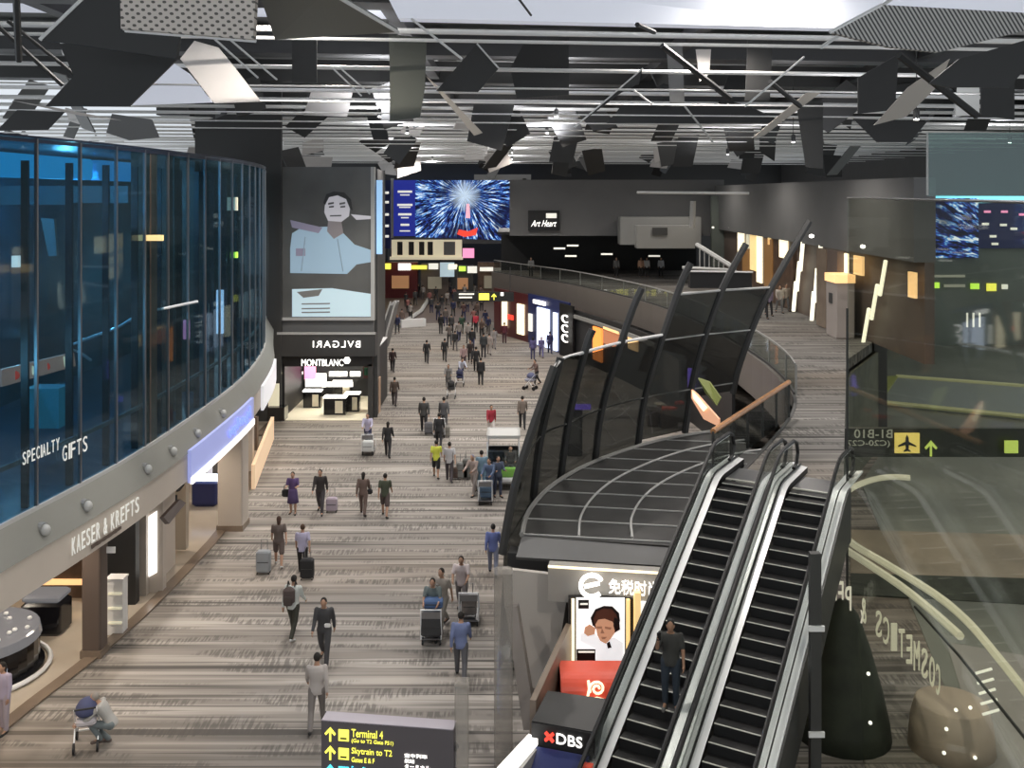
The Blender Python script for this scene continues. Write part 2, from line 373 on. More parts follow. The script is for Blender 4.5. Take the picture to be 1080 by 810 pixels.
blade([(449, 80), (463, 92), (509, 140), (500, 143), (470, 106)], 24, 'blade_beige', 'slim cream blade below the dark diamond')
blade([(553, 45), (600, 40), (600, 100), (545, 104), (538, 72)], 24, 'blade_dark', 'wide dark blade right of the dark diamond')
blade([(606, 134), (678, 72), (674, 88), (655, 98)], 23, 'blade_dark', 'dark sliver blade with long white edge in the centre', edge=[(0, 1)])
blade([(789, 35), (815, 38), (812, 106), (786, 106)], 24, 'blade_dark', 'narrow upright dark blade right of centre')
blade([(703, 45), (720, 48), (722, 112), (707, 112)], 27, 'blade_grey', 'narrow grey blade in the middle of the roof')
blade([(734, 52), (750, 52), (748, 78), (738, 86)], 25, 'blade_pale', 'small bright blade in the middle of the roof')
blade([(905, 82), (948, 57), (944, 116), (905, 120)], 22, 'blade_dark', 'dark blade left of the long beige blade on the right')
blade([(922, 132), (958, 92), (1002, 62), (990, 90), (956, 123)], 19, 'blade_beige', 'long beige blade on the right')
blade([(980, 88), (1012, 62), (1090, 40), (1090, 62), (1065, 92), (1000, 92)], 17.5, 'blade_dark', 'broad dark blade below the striped panel at the right edge')
blade([(793, 146), (850, 98), (868, 96), (806, 143)], 23, 'blade_beige', 'slim pale bar blade right of centre')
blade([(840, 108), (868, 106), (868, 178), (850, 176)], 26, 'blade_dark', 'tall dark blade under the slim pale bar')
blade([(1035, 90), (1070, 86), (1070, 126), (1035, 122)], 20, 'blade_dark', 'upright dark blade at the right edge')
blade([(1010, 90), (1033, 92), (1033, 122), (1008, 122)], 24, 'sky_mid', 'pale roof pane beside the upright blade at the right edge')
blade([(875, 34), (930, 5), (1090, 14), (1090, 30), (990, 55), (940, 50)], 15, 'striped_grey', 'striped louvred panel hanging at the top right', .1, name='louvred_panel', edge=[(0, 1)])
blade([(655, 112), (700, 88), (790, 112), (830, 130), (640, 130)], 31, 'blade_dark', 'long low dark blade in the middle of the roof')
blade([(900, 125), (978, 128), (960, 150), (925, 150)], 27, 'blade_dark', 'dark blade just left of the green glass')
blade([(60, 30), (96, 30), (100, 58), (66, 58)], 26, 'sky_mid', 'grey roof pane behind the dark blade at the upper left')
# random field of small blades further on
def blade_proto(pts, m, nm):
    mb = MB(); P = [Vector((a, 0, c)) for a, c in pts]; mb.prism(P, (0, .05, 0)); o = mb.build(nm, m, base=False); return o
protos = [blade_proto([(-.9, 1), (.7, 1), (.9, -.9), (-.5, -1)], 'blade_dark', 'ceiling_baffle'), blade_proto([(-.3, 1.1), (1.1, .9), (.2, -1.1), (-1.1, -.8)], 'blade_dark', 'ceiling_baffle'),
          blade_proto([(-.8, .5), (1.0, .7), (.9, -.4), (-1.0, -.6)], 'blade_pale', 'pale_ceiling_baffle'), blade_proto([(-.5, 1.1), (.5, 1.1), (.5, -1.1), (-.5, -1.1)], 'blade_grey', 'grey_ceiling_baffle')]
R = random.Random(11); used = set(); LB = ['dark blade among the many hanging far under the roof', 'dark blade among the many hanging far under the roof', 'pale blade among the many hanging far under the roof', 'grey blade among the many hanging far under the roof']
LG = ['dark far ceiling blades', 'dark far ceiling blades', 'pale far ceiling blades', 'grey far ceiling blades']
n = 0
for row in range(14):
    D = 46+row*5.6
    for k in range(12):
        x = (-.52+1.08*(k+.5)/12)*D+R.uniform(-1.5, 1.5); 
        if x > 26: continue
        i = R.choice([0, 0, 1, 1, 1, 2, 2, 3]); o = protos[i] if i not in used else protos[i].copy()
        if i in used: COL.objects.link(o)
        used.add(i); z = R.uniform(15.4, 17.4) if D < 60 else R.uniform(14.0, 16.6)
        o.location = (x, tr_y(D, x)+R.uniform(-2, 2), z); o.rotation_euler = (R.uniform(-.9, .9), R.uniform(-.5, .5), R.uniform(-.8, .8))
        s = R.uniform(.7, 1.25); o.scale = (s, 1, s); tag(o, LB[i], 'ceiling blade', LG[i]); n += 1
# diagonal rods
rods = [((-6, 24), (66, 90), 19, .045, 'charcoal'), ((8, 22), (88, 86), 19.4, .04, 'charcoal'), ((225, 40), (272, 82), 20, .022, 'white'), ((243, 42), (292, 84), 20.2, .022, 'white'),
        ((350, 71), (381, 101), 22, .02, 'white'), ((358, 71), (390, 99), 22.2, .02, 'white'), ((434, 20), (487, 62), 19, .025, 'white'), ((672, 26), (690, 34), 19, .05, 'dark'), ((698, 48), (770, 104), 22, .07, 'dark'),
        ((812, 86), (844, 112), 24, .06, 'dark'), ((948, 58), (1030, 122), 18, .07, 'dark'), ((866, 50), (942, -2), 16, .03, 'white'), ((786, 112), (848, 60), 18, .018, 'white'),
        ((545, -4), (560, 16), 15, .02, 'dark'), ((668, 95), (688, 110), 23, .025, 'white'), ((722, 112), (752, 150), 30, .03, 'palegrey'), ((17, -5), (20, 64), 17, .06, 'charcoal')]
for a, c, D, r, m in rods:
    col = {'white': 'thin white', 'charcoal': 'dark grey', 'dark': 'thick black', 'palegrey': 'pale grey'}[m]
    side = 'left' if a[0] < 360 else 'centre' if a[0] < 720 else 'right'
    tag(MB().tube([W(*a, D), W(*c, D+1)], r, 6).build('brace_rod', m), '%s slanting brace rod under the %s part of the near roof' % (col, side), 'rod', 'roof brace rods, %s %s' % (col, side))
# ================================================================ LEFT BUILDING
FE = curve_pts([(-10.6, 6), (-10.4, 10), (-10.0, 15), (-9.65, 18.85), (-9.25, 22), (-9.0, 25), (-8.95, 30), (-9.1, 34.6), (-9.6, 39), (-10.3, 43), (-11.3, 47), (-12.6, 52.5)], 4)
GL = offset_path(FE, .38)
fb = thing('shop_building_fascia', 'curved beige overhang band of the left shop building, below the blue glass wall', 'fascia', (-9.6, 18, 4.2))
MB().ribbon(FE, 4.2, 4.95, .3).build('lower_band', 'fascia_beige', fb)
MB().sweep([(p[0], p[1], 4.95) for p in FE], [(p[0], p[1], 5.6) for p in GL]).build('sloped_band', 'fascia_grey', fb)
MB().ribbon(offset_path(FE, .33), 5.58, 5.68, .12).build('sill', 'palegrey', fb)
struct('ceiling_soffit', MB().prism([(p[0]-.3, p[1], 4.25) for p in FE]+[(-24, 52.5, 4.25), (-24, 6, 4.25)], (0, 0, .2)), 'soffit')
for k, (sx, sy) in enumerate(((-11.6, 20), (-11.8, 24.5), (-11.6, 29), (-11.5, 34), (-11.6, 39.5), (-13, 46), (-15, 25), (-14.5, 32))):  # added spots that brighten the marble and shops under the overhang
    l = bpy.data.lights.new('added_soffit_light', 'SPOT'); l.energy = 330; l.spot_size = 2.5; l.spot_blend = .7; l.shadow_soft_size = .08; l.color = (1, .86, .70)
    o = bpy.data.objects.new('added_soffit_light', l); COL.objects.link(o); o.location = (sx, sy, 4.1)
    tag(MB().lathe((sx, sy, 4.17), [(.1, 0), (.12, .08)], 14).build('added_soffit_downlight', 'glow_lamp'), 'added small recessed downlight in the soffit over the left shops', 'lamp', 'added soffit downlights')
# spot studs on the sloped band
for k, px in enumerate((43, 88, 152, 179, 205, 232)):
    p, t = path_at(offset_path(FE, .18), px)
    if p is None: continue
    s = thing('band_spotlight', 'round chrome spot on the grey band, %s' % ['nearest the camera', 'second from the left edge, above the lettering', 'above the dark hanging flag', 'just left of the blue lit sign', 'above the middle of the blue lit sign', 'furthest along the band'][k], 'spotlight', (p.x, p.y, 5.2), 0, 'spots on the curved band')
    MB().ball((p.x+.12, p.y-.05, 5.25), (.1, .1, .12)).build('dome', 'palegrey', s, True); MB().tube([(p.x-.02, p.y, 5.28), (p.x+.1, p.y-.04, 5.28)], .12, 12).build('collar', 'midgrey', s)
# upper glass wall
mat('navy_dark', (.01, .015, .03), .3)
gw = thing('glass_curtain_wall', 'tall curved blue tinted glass wall above the shop fascia on the left', 'glass wall', (-10, 18, 5.7))
MB().ribbon(GL, 5.68, 13.2, .03).build('glass', 'glass_blue', gw)
MB().ribbon(offset_path(FE, .36), 13.16, 13.24, .06).build('top_rail', 'navy_dark', gw)
MB().ribbon(offset_path(FE, .50), 6.62, 6.72, .06).build('hand_rail', 'midgrey', gw)
L = 0; prev = Vector(GL[0]); acc = 0
for q in GL[1:]:
    q = Vector(q); seg = (q-prev).length; d = (q-prev)/seg; pos = 0
    while acc+seg-pos >= 1.62 if pos == 0 else seg-pos >= 1.62:
        pos = 1.62-acc if pos == 0 else pos+1.62
        c = prev+d*pos; ang = math.atan2(d.y, d.x)
        MB().box((c.x, c.y, 9.45), (.05, .07, 7.6), ang).build('mullion', 'steel_dark', gw)
        c2 = c+Vector((-d.y, d.x))*.25; MB().box((c2.x, c2.y, 9.2), (.06, .16, 7.2), ang).build('glass_fin', 'navy_dark' if 'navy_dark' in M else mat('navy_dark', (.01, .015, .03), .3), gw)
        acc = 0
        if seg-pos < 1.62: break
    acc = (seg-pos) if pos else acc+seg
    prev = q
# room behind the blue glass
mat('teal_dark', (.03, .09, .13), .6, noise=.5, nscale=.35); mat('teal_floor', (.05, .09, .13), .35)
struct('wall_left_end', MB().box((-14.6, 53.2, 8.9), (4.6, .3, 17.8)), 'charcoal')
struct('wall_left', MB().ribbon([(-15.8, 6), (-15.5, 53)], 4.5, 13.3, .2), 'teal_dark')
struct('floor_upper_left', MB().prism([(p[0]-.4, p[1], 5.62) for p in FE]+[(-15.6, 52.5, 5.62), (-15.6, 6, 5.62)], (0, 0, -.1)), 'teal_floor')
struct('ceiling_upper_left', MB().prism([(p[0]-.35, p[1], 13.3) for p in FE]+[(-16, 52.5, 13.3), (-16, 6, 13.3)], (0, 0, -.05)), 'navy_dark')
mat('glow_cove', (.1, .5, 1), .5, em=.75, ec=(.06, .42, .85))
for k, (ya, yb, cc_) in enumerate(((19, 24, (.05, .45, .80)), (24.3, 30, (.04, .50, .95)), (30.3, 37, (.05, .36, .75)))):
    tag(MB().rbox((-12.75, (ya+yb)/2, 12.84), (.3, yb-ya, .62), .1).build('cove_light', mat('glow_cove_%d' % k, (.1, .5, 1), .5, em=1.0, ec=cc_)), 'glowing blue light pelmet high behind the blue glass, %s' % ['nearest', 'middle', 'furthest'][k], 'light', 'blue light pelmets behind the glass wall')
for (x, y, z, e, c) in ((-13, 21, 12.0, 650, (.15, .6, 1)), (-13, 29, 12.0, 450, (.2, .65, 1)), (-13, 17, 8, 220, (.25, .6, .8)), (-13, 26, 8.5, 160, (.25, .6, .8)), (-13, 38, 9, 200, (.55, .75, .8)), (-13.5, 47, 9, 120, (.6, .75, .75))):
    l = bpy.data.lights.new('cove_lamp', 'POINT'); l.energy = e; l.color = c; l.shadow_soft_size = .1; o = bpy.data.objects.new('cove_lamp', l); COL.objects.link(o); o.location = (x, y, z)
def panel(px0, py0, px1, py1, D, m, name, label, cat, parent=None, th=.12, group=None):
    a = W(px0, py0, D); c = W(px1, py1, D); mb = MB().box(((a.x+c.x)/2, D+th/2, (a.z+c.z)/2), (abs(c.x-a.x), th, abs(a.z-c.z)))
    o = mb.build(name, m, parent); 
    return tag(o, label, cat, group) if parent is None else o
panel(-10, 196, 70, 216, 27, 'grey_blue' if 'grey_blue' in M else mat('grey_blue', (.22, .30, .33), .5), 'bulkhead', 'pale grey blue bulkhead behind the upper left glass', 'bulkhead')
panel(75, 196, 135, 214, 33, 'grey_blue', 'bulkhead', 'pale bulkhead behind the glass, right of the nearest one', 'bulkhead')
# food picture display, seen through the glass
fd = thing('food_display', 'slanting lit picture strip with red and cream food behind the lower left glass', 'display', W(40, 385, 23))
MB().prism([W(2, 390, 22.5), W(78, 372, 27), W(80, 386, 27), W(2, 408, 22.5)], (-.1, .05, 0)).build('picture', mat('food_picture', (.5, .3, .24), .5, em=.55, ec=(.85, .42, .3)), fd)
for (a, c, r_, m_) in ((14, 395, .12, 'glow_red'), (30, 390, .14, 'glow_cream'), (46, 386, .13, 'glow_red'), (64, 381, .16, 'glow_cream')):
    q = W(a, c, 22.5+a*.06); MB().ball((q.x+.05, q.y-.1, q.z), (r_*1.3, .03, r_)).build('dish', m_, fd, True)
panel(228, 306, 235, 352, 33, 'glow_bluewhite', 'light_box', 'tall blue white light box behind the glass wall', 'light box')
panel(220, 320, 225, 356, 32.5, 'glow_lowcream', 'light_box', 'small cream light box beside the blue white one', 'light box')
panel(193, 338, 199, 358, 29, 'glow_pink', 'light_box', 'small pink light box behind the glass wall', 'light box')
panel(145, 248, 171, 254, 25.5, 'glow_gold', 'lit_shop_sign', 'tiny glowing gold shop sign behind the glass wall', 'sign')
panel(235, 208, 250, 222, 34, 'glow_lowcream', 'lit_notice', 'small white lit notice high behind the glass wall', 'notice')
panel(243, 266, 250, 272, 34, 'glow_green', 'exit_light', 'small green lit marker behind the glass wall', 'sign')
panel(12, 270, 19, 282, 20.5, 'glow_white', 'lit_notice', 'small white lit notice near the left edge behind glass', 'notice')
panel(262, 376, 284, 382, 44, 'glow_gold', 'lit_shop_sign', 'small golden light strip at the far end of the glass wall', 'sign')
panel(26, 410, 62, 452, 24, mat('teal_glow', (.05, .3, .4), .5, em=.25, ec=(.05, .45, .6)), 'display_case', 'glowing teal display case behind the lower left glass', 'display case', th=.6)
# white stair rail curve and tilted easel seen inside
tag(MB().tube([W(208, 318, 28), W(150, 330, 26), W(125, 345, 25.4), W(90, 358, 25), W(70, 366, 24.6), W(85, 372, 25), W(96, 380, 25.2)], .04, 6).build('stair_rail', 'steel'), 'curving pale stair rail behind the blue glass', 'rail')
tag(MB().prism([W(43, 230, 23.5), W(57, 231, 23.5), W(60, 270, 23.5), W(51, 270, 23.5)], (0, .1, 0)).build('hanging_banner', 'midgrey'), 'slim grey hanging banner behind the blue glass', 'banner')
for k, (px, py, D) in enumerate(((152, 300, 26), (170, 330, 28), (178, 300, 30), (200, 290, 33))):
    q = W(px, py, D); z1 = 13.2
    tag(MB().box((q.x, q.y, 9.4), (.5, .5, 7.6)).build('interior_column', 'wood_dark'), 'brownish grey column behind the glass wall, %s' % ['leftmost of four', 'second of four', 'third of four', 'rightmost of four'][k], 'column', 'columns behind the glass wall')
# signs on the glass and fascia
def sign_on_path(name, label, txt, path, px0, px1, z0, z1, m, mirror=False, name2='lettering', plinth=None, ext=.02):
    """letters stood one by one along a curving band; reading left to right as px grows"""
    mb = MB(); n = len(txt); wsum = sum(.35 if c == 'I' else .5 if c == ' ' else 1 for c in txt); acc = 0
    pa, _ = path_at(path, px0); pb, _ = path_at(path, px1)
    for i, c in enumerate(txt if not mirror else txt[::-1]):
        ww = (.35 if c == 'I' else .5 if c == ' ' else 1)/wsum
        if c != ' ':
            a, t = path_at(path, px0+(px1-px0)*acc); b2, _ = path_at(path, px0+(px1-px0)*(acc+ww*.82))
            if a is not None and b2 is not None:
                d = (b2-a); wd = d.length*.86; d.normalize()
                zz0, zz1 = (z0, z1) if not callable(z0) else (z0(acc), z1(acc))
                text_fit(mb, c, (a.x, a.y, zz0), (d.x, d.y, 0), (0, 0, 1), wd, zz1-zz0, mirror, ext)
        acc += ww
    o = mb.build(name, m); return tag(o, label, 'sign')
mat('letter_white', (.7, .7, .66), .5, em=.35, ec=(.9, .9, .85))
sign_on_path('glass_sign', 'white letters SPECIALTY on the blue glass', 'SPECIALTY', offset_path(FE, .30), 24, 64, 6.66, 6.92, 'letter_white', ext=.005)
sign_on_path('glass_sign', 'white letters GIFTS on the blue glass, right of SPECIALTY', 'GIFTS', offset_path(FE, .30), 66, 94, 6.36, 6.70, 'letter_white', ext=.005)
sign_on_path('shop_sign', 'raised cream letters KAESER and KREFTS along the beige overhang', 'KAESER & KREFTS', offset_path(FE, -.05), 76, 148, 4.45, 4.82, 'letter_white', ext=.008)
mb = MB(); SP = offset_path(FE, -.03)
for k in range(15):
    a, t = path_at(SP, 98+k*2); mb.box((a.x, a.y, 4.35), (.14 if k % 4 else .08, .03, .06 if k % 3 else .08), math.atan2(t.y, t.x))
tag(mb.build('shop_subtitle', 'brown'), 'small dark illegible line under the cream overhang letters', 'sign')
# blue lit sign on the band, with white edge
bs = thing('blue_lit_sign', 'long glowing blue white sign band on the overhang at the far end', 'sign', (-8.9, 31, 4.2))
OUT = offset_path(FE, -.12); seg = [p for p in OUT if 26.2 < p[1] < 35.5]
MB().ribbon(seg, 4.15, 5.05, .1).build('panel', mat('sign_blue_panel', (.3, .33, .6), .4, em=.42, ec=(.42, .48, .95)), bs)
MB().ribbon(offset_path(seg, -.04), 4.12, 4.3, .06).build('light_edge', 'glow_white', bs)
mbt = MB(); rr = random.Random(4)
for i in range(9):
    a, t = path_at(offset_path(FE, -.16), 243+i*2.6); mbt.box((a.x, a.y, 4.66), (.22, .03, .1), math.atan2(t.y, t.x)); mbt.box((a.x, a.y, 4.66+rr.uniform(-.08, .08)), (.08, .04, rr.uniform(.2, .42)), math.atan2(t.y, t.x))
mbt.build('lettering', 'glow_blue', bs)
seg2 = [p for p in OUT if 36 < p[1] < 43.5]
tag(MB().ribbon(seg2, 4.1, 5.0, .1).build('silver_sign_band', mat('silver_band', (.6, .6, .62), .35, em=.45, ec=(.9, .9, .95))), 'silver white lit band beyond the blue sign on the overhang', 'sign')
# --- shops under the overhang
struct('wall_shop_left', MB().ribbon([(-16.5, 6), (-16, 53)], 0, 4.3, .2), 'marble_dark')
def column(px, py, wd, m, label, z1=4.25, dp=None):
    g = G(px, py); t = thing('column', label, 'column', g); MB().rbox((g.x, g.y, z1/2), (wd, dp or wd, z1), .06).build('shaft', m, t)
    MB().box((g.x, g.y, .1), (wd+.05, (dp or wd)+.05, .2)).build('plinth', 'marble_dark', t); return t
column(100, 690, .5, 'brown', 'dark brown square column beside the carpet edge, lower left')
column(246, 556, .9, 'fascia_beige', 'wide beige square column under the blue lit sign')
so = thing('shop_opening', 'dark open shop front behind the brown column', 'shop front', (-12.3, 29.4, 0))
MB().box((-11.75, 29.5, 2.1), (1.3, .3, 4.2)).build('front', 'dark', so); MB().box((-14.2, 30.0, 2.1), (3.6, .3, 4.2)).build('side_front', 'wood_dark', so); MB().box((-14.2, 29.8, .5), (3.4, .1, .15)).build('lit_ledge', 'glow_amber', so)
lb = thing('advert_light_box', 'tall bright white light box in a beige frame under the overhang', 'light box', (-10.7, 30.2, 0))
q = W(158, 580, 30.2); MB().box((q.x, 30.4, 1.75), (.75, .3, 3.5)).build('frame', 'fascia_beige', lb)
a = W(152, 548, 30.2); c = W(165, 611, 30.2); MB().prism([(a.x, 30.2, a.z), (c.x, 30.2, a.z+.25), (c.x, 30.2, c.z+.2), (a.x, 30.2, c.z)], (0, .06, 0)).build('lit_face', 'glow_white', lb)
MB().box((-11.15, 31.3, 1.75), (.25, 2.6, 3.5)).build('side_wall', 'fascia_beige', lb)
struct('wall_beige_left', MB().box((-12.9, 43.5, 2.1), (3.2, .3, 4.2)), 'fascia_beige')
panel(166, 498, 196, 580, 33.5, mat('beige_wall', (.46, .40, .32), .5), 'beige_wall_panel', 'beige stone wall panel between the white light box and blue counter', 'wall panel', th=.3)
fl = thing('hanging_flag_sign', 'dark brown flag sign sticking out beneath the overhang', 'sign', W(180, 536, 27.5))
MB().prism([W(168, 546, 27), W(186, 527, 28.3), W(192, 531, 28.3), (W(174, 553, 27))], (.1, .05, 0)).build('board', 'brown', fl)
MB().tube([W(186, 522, 28.3), W(186, 529, 28.3)], .03, 6).build('bracket', 'charcoal', fl)
hs = thing('black_tag_sign', 'small black and gold tag at the left end of the blue lit sign', 'sign', W(190, 510, 27.2))
MB().prism([W(185, 507, 27.2), W(191, 501, 27.2), W(191, 513, 27.2), W(186, 519, 27.2)], (.06, .1, 0)).build('board', 'black', hs)
MB().prism([W(186.5, 508, 27.15), W(190, 504, 27.15), W(190, 507, 27.15), W(186.5, 511, 27.15)], (0, .03, 0)).build('mark', 'glow_lowcream', hs)
vs_ = thing('small_white_notice', 'tiny white notice under the cream overhang letters', 'notice', W(117, 580, 23))
MB().box(tuple(W(117, 580, 23)), (.2, .03, .14)).build('plate', 'white', vs_)
# blue lit counter shop
bc = thing('blue_counter', 'blue shop counter with lit white top under the blue sign', 'counter', G(218, 530))
g = G(218, 532); MB().rbox((g.x, g.y, .5), (1.0, .7, 1.0), .1).build('body', 'navy', bc); MB().box((g.x, g.y, 1.05), (1.1, .8, .08)).build('lit_top', 'glow_bluewhite', bc)
panel(205, 470, 232, 505, 41.5, mat('shop_glow', (.6, .6, .62), .5, em=.55, ec=(.85, .87, 1)), 'lit_shop_wall', 'bright lit back wall behind the blue counter', 'wall panel')
panel(210, 484, 216, 512, 40.6, 'charcoal', 'display_stand', 'dark upright display beside the blue counter, left one', 'display', th=.3)
panel(224, 486, 230, 512, 40.6, 'grey', 'display_stand', 'grey upright display beside the blue counter, right one', 'display', th=.3)
# peach lit wall beyond the wide column
panel(263, 440, 271, 512, 47, 'brown', 'peach_wall_frame', 'dark frame left of the peach lit wall', 'wall panel', th=.3)
a = G(269, 516); c = G(289, 463)
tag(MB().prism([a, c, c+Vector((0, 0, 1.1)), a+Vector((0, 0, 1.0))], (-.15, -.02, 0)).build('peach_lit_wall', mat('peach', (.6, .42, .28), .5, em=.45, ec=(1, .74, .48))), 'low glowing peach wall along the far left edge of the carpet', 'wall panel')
# round counter with jewels, bottom left
cc = thing('round_jewellery_counter', 'round black counter with bright glass cases at the lower left', 'counter', (-13.6, 25.2, 0))
MB().lathe((-13.6, 25.2, 0), [(1.62, 0), (1.62, .1), (1.5, .12), (1.5, .8), (1.55, .82)], 32).build('base', 'black_gloss', cc)
MB().lathe((-13.6, 25.2, .82), [(1.55, 0), (1.5, .22), (1.46, .24)], 32).build('glass_case', mat('case_glow', (.12, .12, .13), .1, em=.1, ec=(.9, .93, 1)), cc)
MB().tube([(-13.6+1.75*math.cos(t*PI/16), 25.2+1.75*math.sin(t*PI/16), .09) for t in range(33)], .06, 6, False).build('foot_rail', 'steel', cc)
mb = MB(); rr = random.Random(3)
for i in range(46):
    a = rr.uniform(0, 2*PI); r = rr.uniform(.7, 1.4); mb.ball((-13.6+r*math.cos(a), 25.2+r*math.sin(a), 1.1), (.07, .07, .05), n=6, m=4)
tag(mb.build('jewels', 'steel', cc), kind='stuff')
MB().lathe((-13.6, 25.2, .3), [(1.52, 0), (1.52, .22)], 10, -1.2, -.6).build('lit_label', 'glow_bluewhite', cc)
c2 = thing('glass_display_case', 'small glass topped black display case behind the round counter', 'display case', (-12.6, 27.6, 0))
MB().rbox((-12.9, 27.6, .45), (1.1, .8, .9), .08).build('base', 'black_gloss', c2); MB().rbox((-12.9, 27.6, 1.0), (1.05, .75, .2), .06).build('glass_case', 'case_glow', c2)
# white low shelf unit behind brown column
su = thing('white_shelf_unit', 'low white lit shelf unit just right of the brown column', 'shelf unit', G(120, 676))
g = G(119, 672); MB().box((g.x, g.y+.3, .75), (.45, .35, 1.5)).build('carcass', 'white', su)
for z in (.35, .75, 1.15): MB().box((g.x+.02, g.y+.1, z), (.36, .08, .05)).build('shelf', 'glow_lowcream', su)
MB().box((g.x-.0, g.y+.28, 1.53), (.5, .4, .05)).build('top', 'white', su)
# ================================================================ BILLBOARD + SHOP AT 53 m
D0 = 53.4
bb = thing('billboard', 'tall grey billboard with a person in a pale blue shirt above the shop', 'billboard', W(344, 337, D0))
panel(293, 176, 395, 338, D0, mat('billboard_grey', (.13, .13, .125), .4, noise=.25, nscale=.3), 'backing', '', '', bb, .5)
panel(293, 176, 296, 338, D0-.1, 'midgrey', 'frame', '', '', bb, .1); panel(391, 176, 395, 338, D0-.1, 'palegrey', 'frame', '', '', bb, .1); panel(293, 335, 395, 338, D0-.12, 'palegrey', 'frame', '', '', bb, .12)
PB = mat('picture_blue', (.30, .42, .52), .5, em=.22, ec=(.55, .78, .98)); PF = mat('picture_face', (.5, .48, .5), .5, em=.25, ec=(.85, .85, .95))
def pic(pts, D, m, parent, name, th=.03): 
    return MB().prism([W(a, c, D) for a, c in pts], (0, th, 0)).build(name, m, parent)
pic([(308, 246), (318, 240), (345, 239), (362, 246), (374, 258), (392, 264), (394, 276), (376, 279), (366, 289), (306, 288), (306, 262)], D0-.04, PB, bb, 'shirt_picture')
pic([(306, 232), (340, 240), (336, 246), (308, 240)], D0-.045, mat('picture_lilac', (.3, .28, .36), .5, em=.12, ec=(.5, .45, .7)), bb, 'shoulder_picture')
pic([(343, 212), (348, 206), (357, 205), (365, 209), (369, 220), (368, 228), (360, 234), (346, 233), (342, 224)], D0-.06, PF, bb, 'face_picture')
pic([(341, 214), (344, 205), (352, 202), (363, 203), (370, 210), (372, 222), (369, 220), (365, 210), (356, 206), (347, 208), (343, 216)], D0-.08, 'charcoal', bb, 'hair_picture')
for x in (346, 358): pic([(x, 214), (x+6, 213), (x+6, 215), (x, 216)], D0-.09, 'grey', bb, 'brow_picture')
for x in (347, 359): pic([(x, 217.5), (x+5, 217), (x+5, 218.6), (x, 219)], D0-.09, 'charcoal', bb, 'eye_picture')
pic([(348, 227), (360, 226.6), (360, 228), (348, 228.4)], D0-.09, 'grey', bb, 'mouth_picture')
pic([(346, 233), (360, 234), (362, 246), (352, 252), (345, 244)], D0-.055, mat('picture_neck', (.3, .27, .28), .5, em=.1), bb, 'neck_picture')
for (a, c) in (((322, 250), (318, 286)), ((356, 252), (362, 286))): MB().tube([W(*a, D0-.06), W(*c, D0-.06)], .03, 4).build('crease_picture', mat('picture_crease', (.26, .34, .42), .5, em=.15, ec=(.5, .65, .8)), bb)
pic([(312, 262), (322, 262), (322, 270), (312, 270)], D0-.06, 'picture_lilac', bb, 'pocket_picture')
for y in (320, 325, 329): pic([(318, y), (348, y-.5), (348, y+.8), (318, y+1.2)], D0-.07, 'midgrey', bb, 'caption_picture')
pic([(370, 226), (392, 228), (392, 231), (376, 232)], D0-.05, PF, bb, 'hand_picture')
pic([(308, 305), (308, 334), (391, 334), (391, 310), (350, 304)], D0-.05, mat('picture_paleblue', (.45, .58, .62), .5, em=.42, ec=(.66, .85, .95)), bb, 'lower_screen')
pic([(313, 308), (340, 305), (336, 312), (320, 314)], D0-.07, 'midgrey', bb, 'lower_picture')
# lintel with mirrored letters
bl = thing('mirrored_letter_band', 'dark grey band with mirrored white BVLGARI letters above the black shop', 'sign', W(344, 376, D0))
panel(292, 352, 396, 376, D0-.3, 'charcoal', 'band', '', '', bb if False else bl, .6); panel(294, 338, 394, 352, D0+.1, 'grey', 'upper_band', '', '', bl, .4)
panel(292, 350.5, 396, 353, D0-.36, 'palegrey', 'trim_line', '', '', bl, .05)
mb = MB(); o = W(330, 366.5, D0-.36); e = W(380, 366.5, D0-.36); text_fit(mb, 'BVLGARI', tuple(o), (1, 0, 0), (0, 0, 1), e.x-o.x, .36, True, .02, 1.25)
mb.build('lettering', 'glow_white', bl)
ms = thing('black_boutique', 'black shop front with lit interior below the mirrored letters', 'shop', (-10, 53.4, 0))
a = W(296, 443, D0).x; c = W(393, 443, D0).x
MB().box(((a+c)/2, D0+.1, 3.2), (c-a, .4, .62)).build('fascia', 'black', ms)
MB().box((a+.12, D0+.1, 1.5), (.24, .4, 3)).build('pier', 'black', ms); MB().box((c-.12, D0+.1, 1.5), (.24, .4, 3)).build('pier', 'charcoal', ms)
MB().box(((a+c)/2, D0+6.2, 1.75), (c-a, .2, 3.5)).build('back_wall', 'black', ms)
for x in (a+.05, c-.05): MB().box((x, D0+3.2, 1.75), (.1, 6, 3.5)).build('side_wall', 'black', ms)
MB().box(((a+c)/2, D0+3.2, 3.5), (c-a, 6.2, .1)).build('ceiling_board', 'white', ms); MB().box(((a+c)/2, D0+3.0, .02), (c-a, 6.4, .04)).build('shop_floor', 'cream_paint', ms)
mb = MB(); o = W(318, 386, D0-.15); e = W(362, 386, D0-.15); text_fit(mb, 'MONTBLANC', tuple(o), (1, 0, 0), (0, 0, 1), e.x-o.x, .36, False, .03); mb.build('lettering', 'glow_white', ms)
o = W(366, 380, D0-.15); MB().lathe((0, 0, 0), [(.2, 0), (.2, .05)], 6).build('star_emblem', 'glow_white', ms, local=True); bpy.context.scene.objects
st = [k for k in ms.children if k.name.startswith('star_emblem')][0]; st.rotation_euler = (PI/2, 0, 0); st.location = o-ms.location
for (p0, p1, p2, p3) in ((303, 392, 319, 395), (347, 392, 366, 397), (369, 392, 380, 397), (322, 394, 344, 408), (340, 403, 372, 408)):
    panel(p0, p1, p2, p3, D0+5, 'glow_white', 'lit_shelf', '', '', ms, .1)
panel(321, 385, 333, 400, D0+4.9, 'glow_pink', 'pink_poster', '', '', ms, .06)
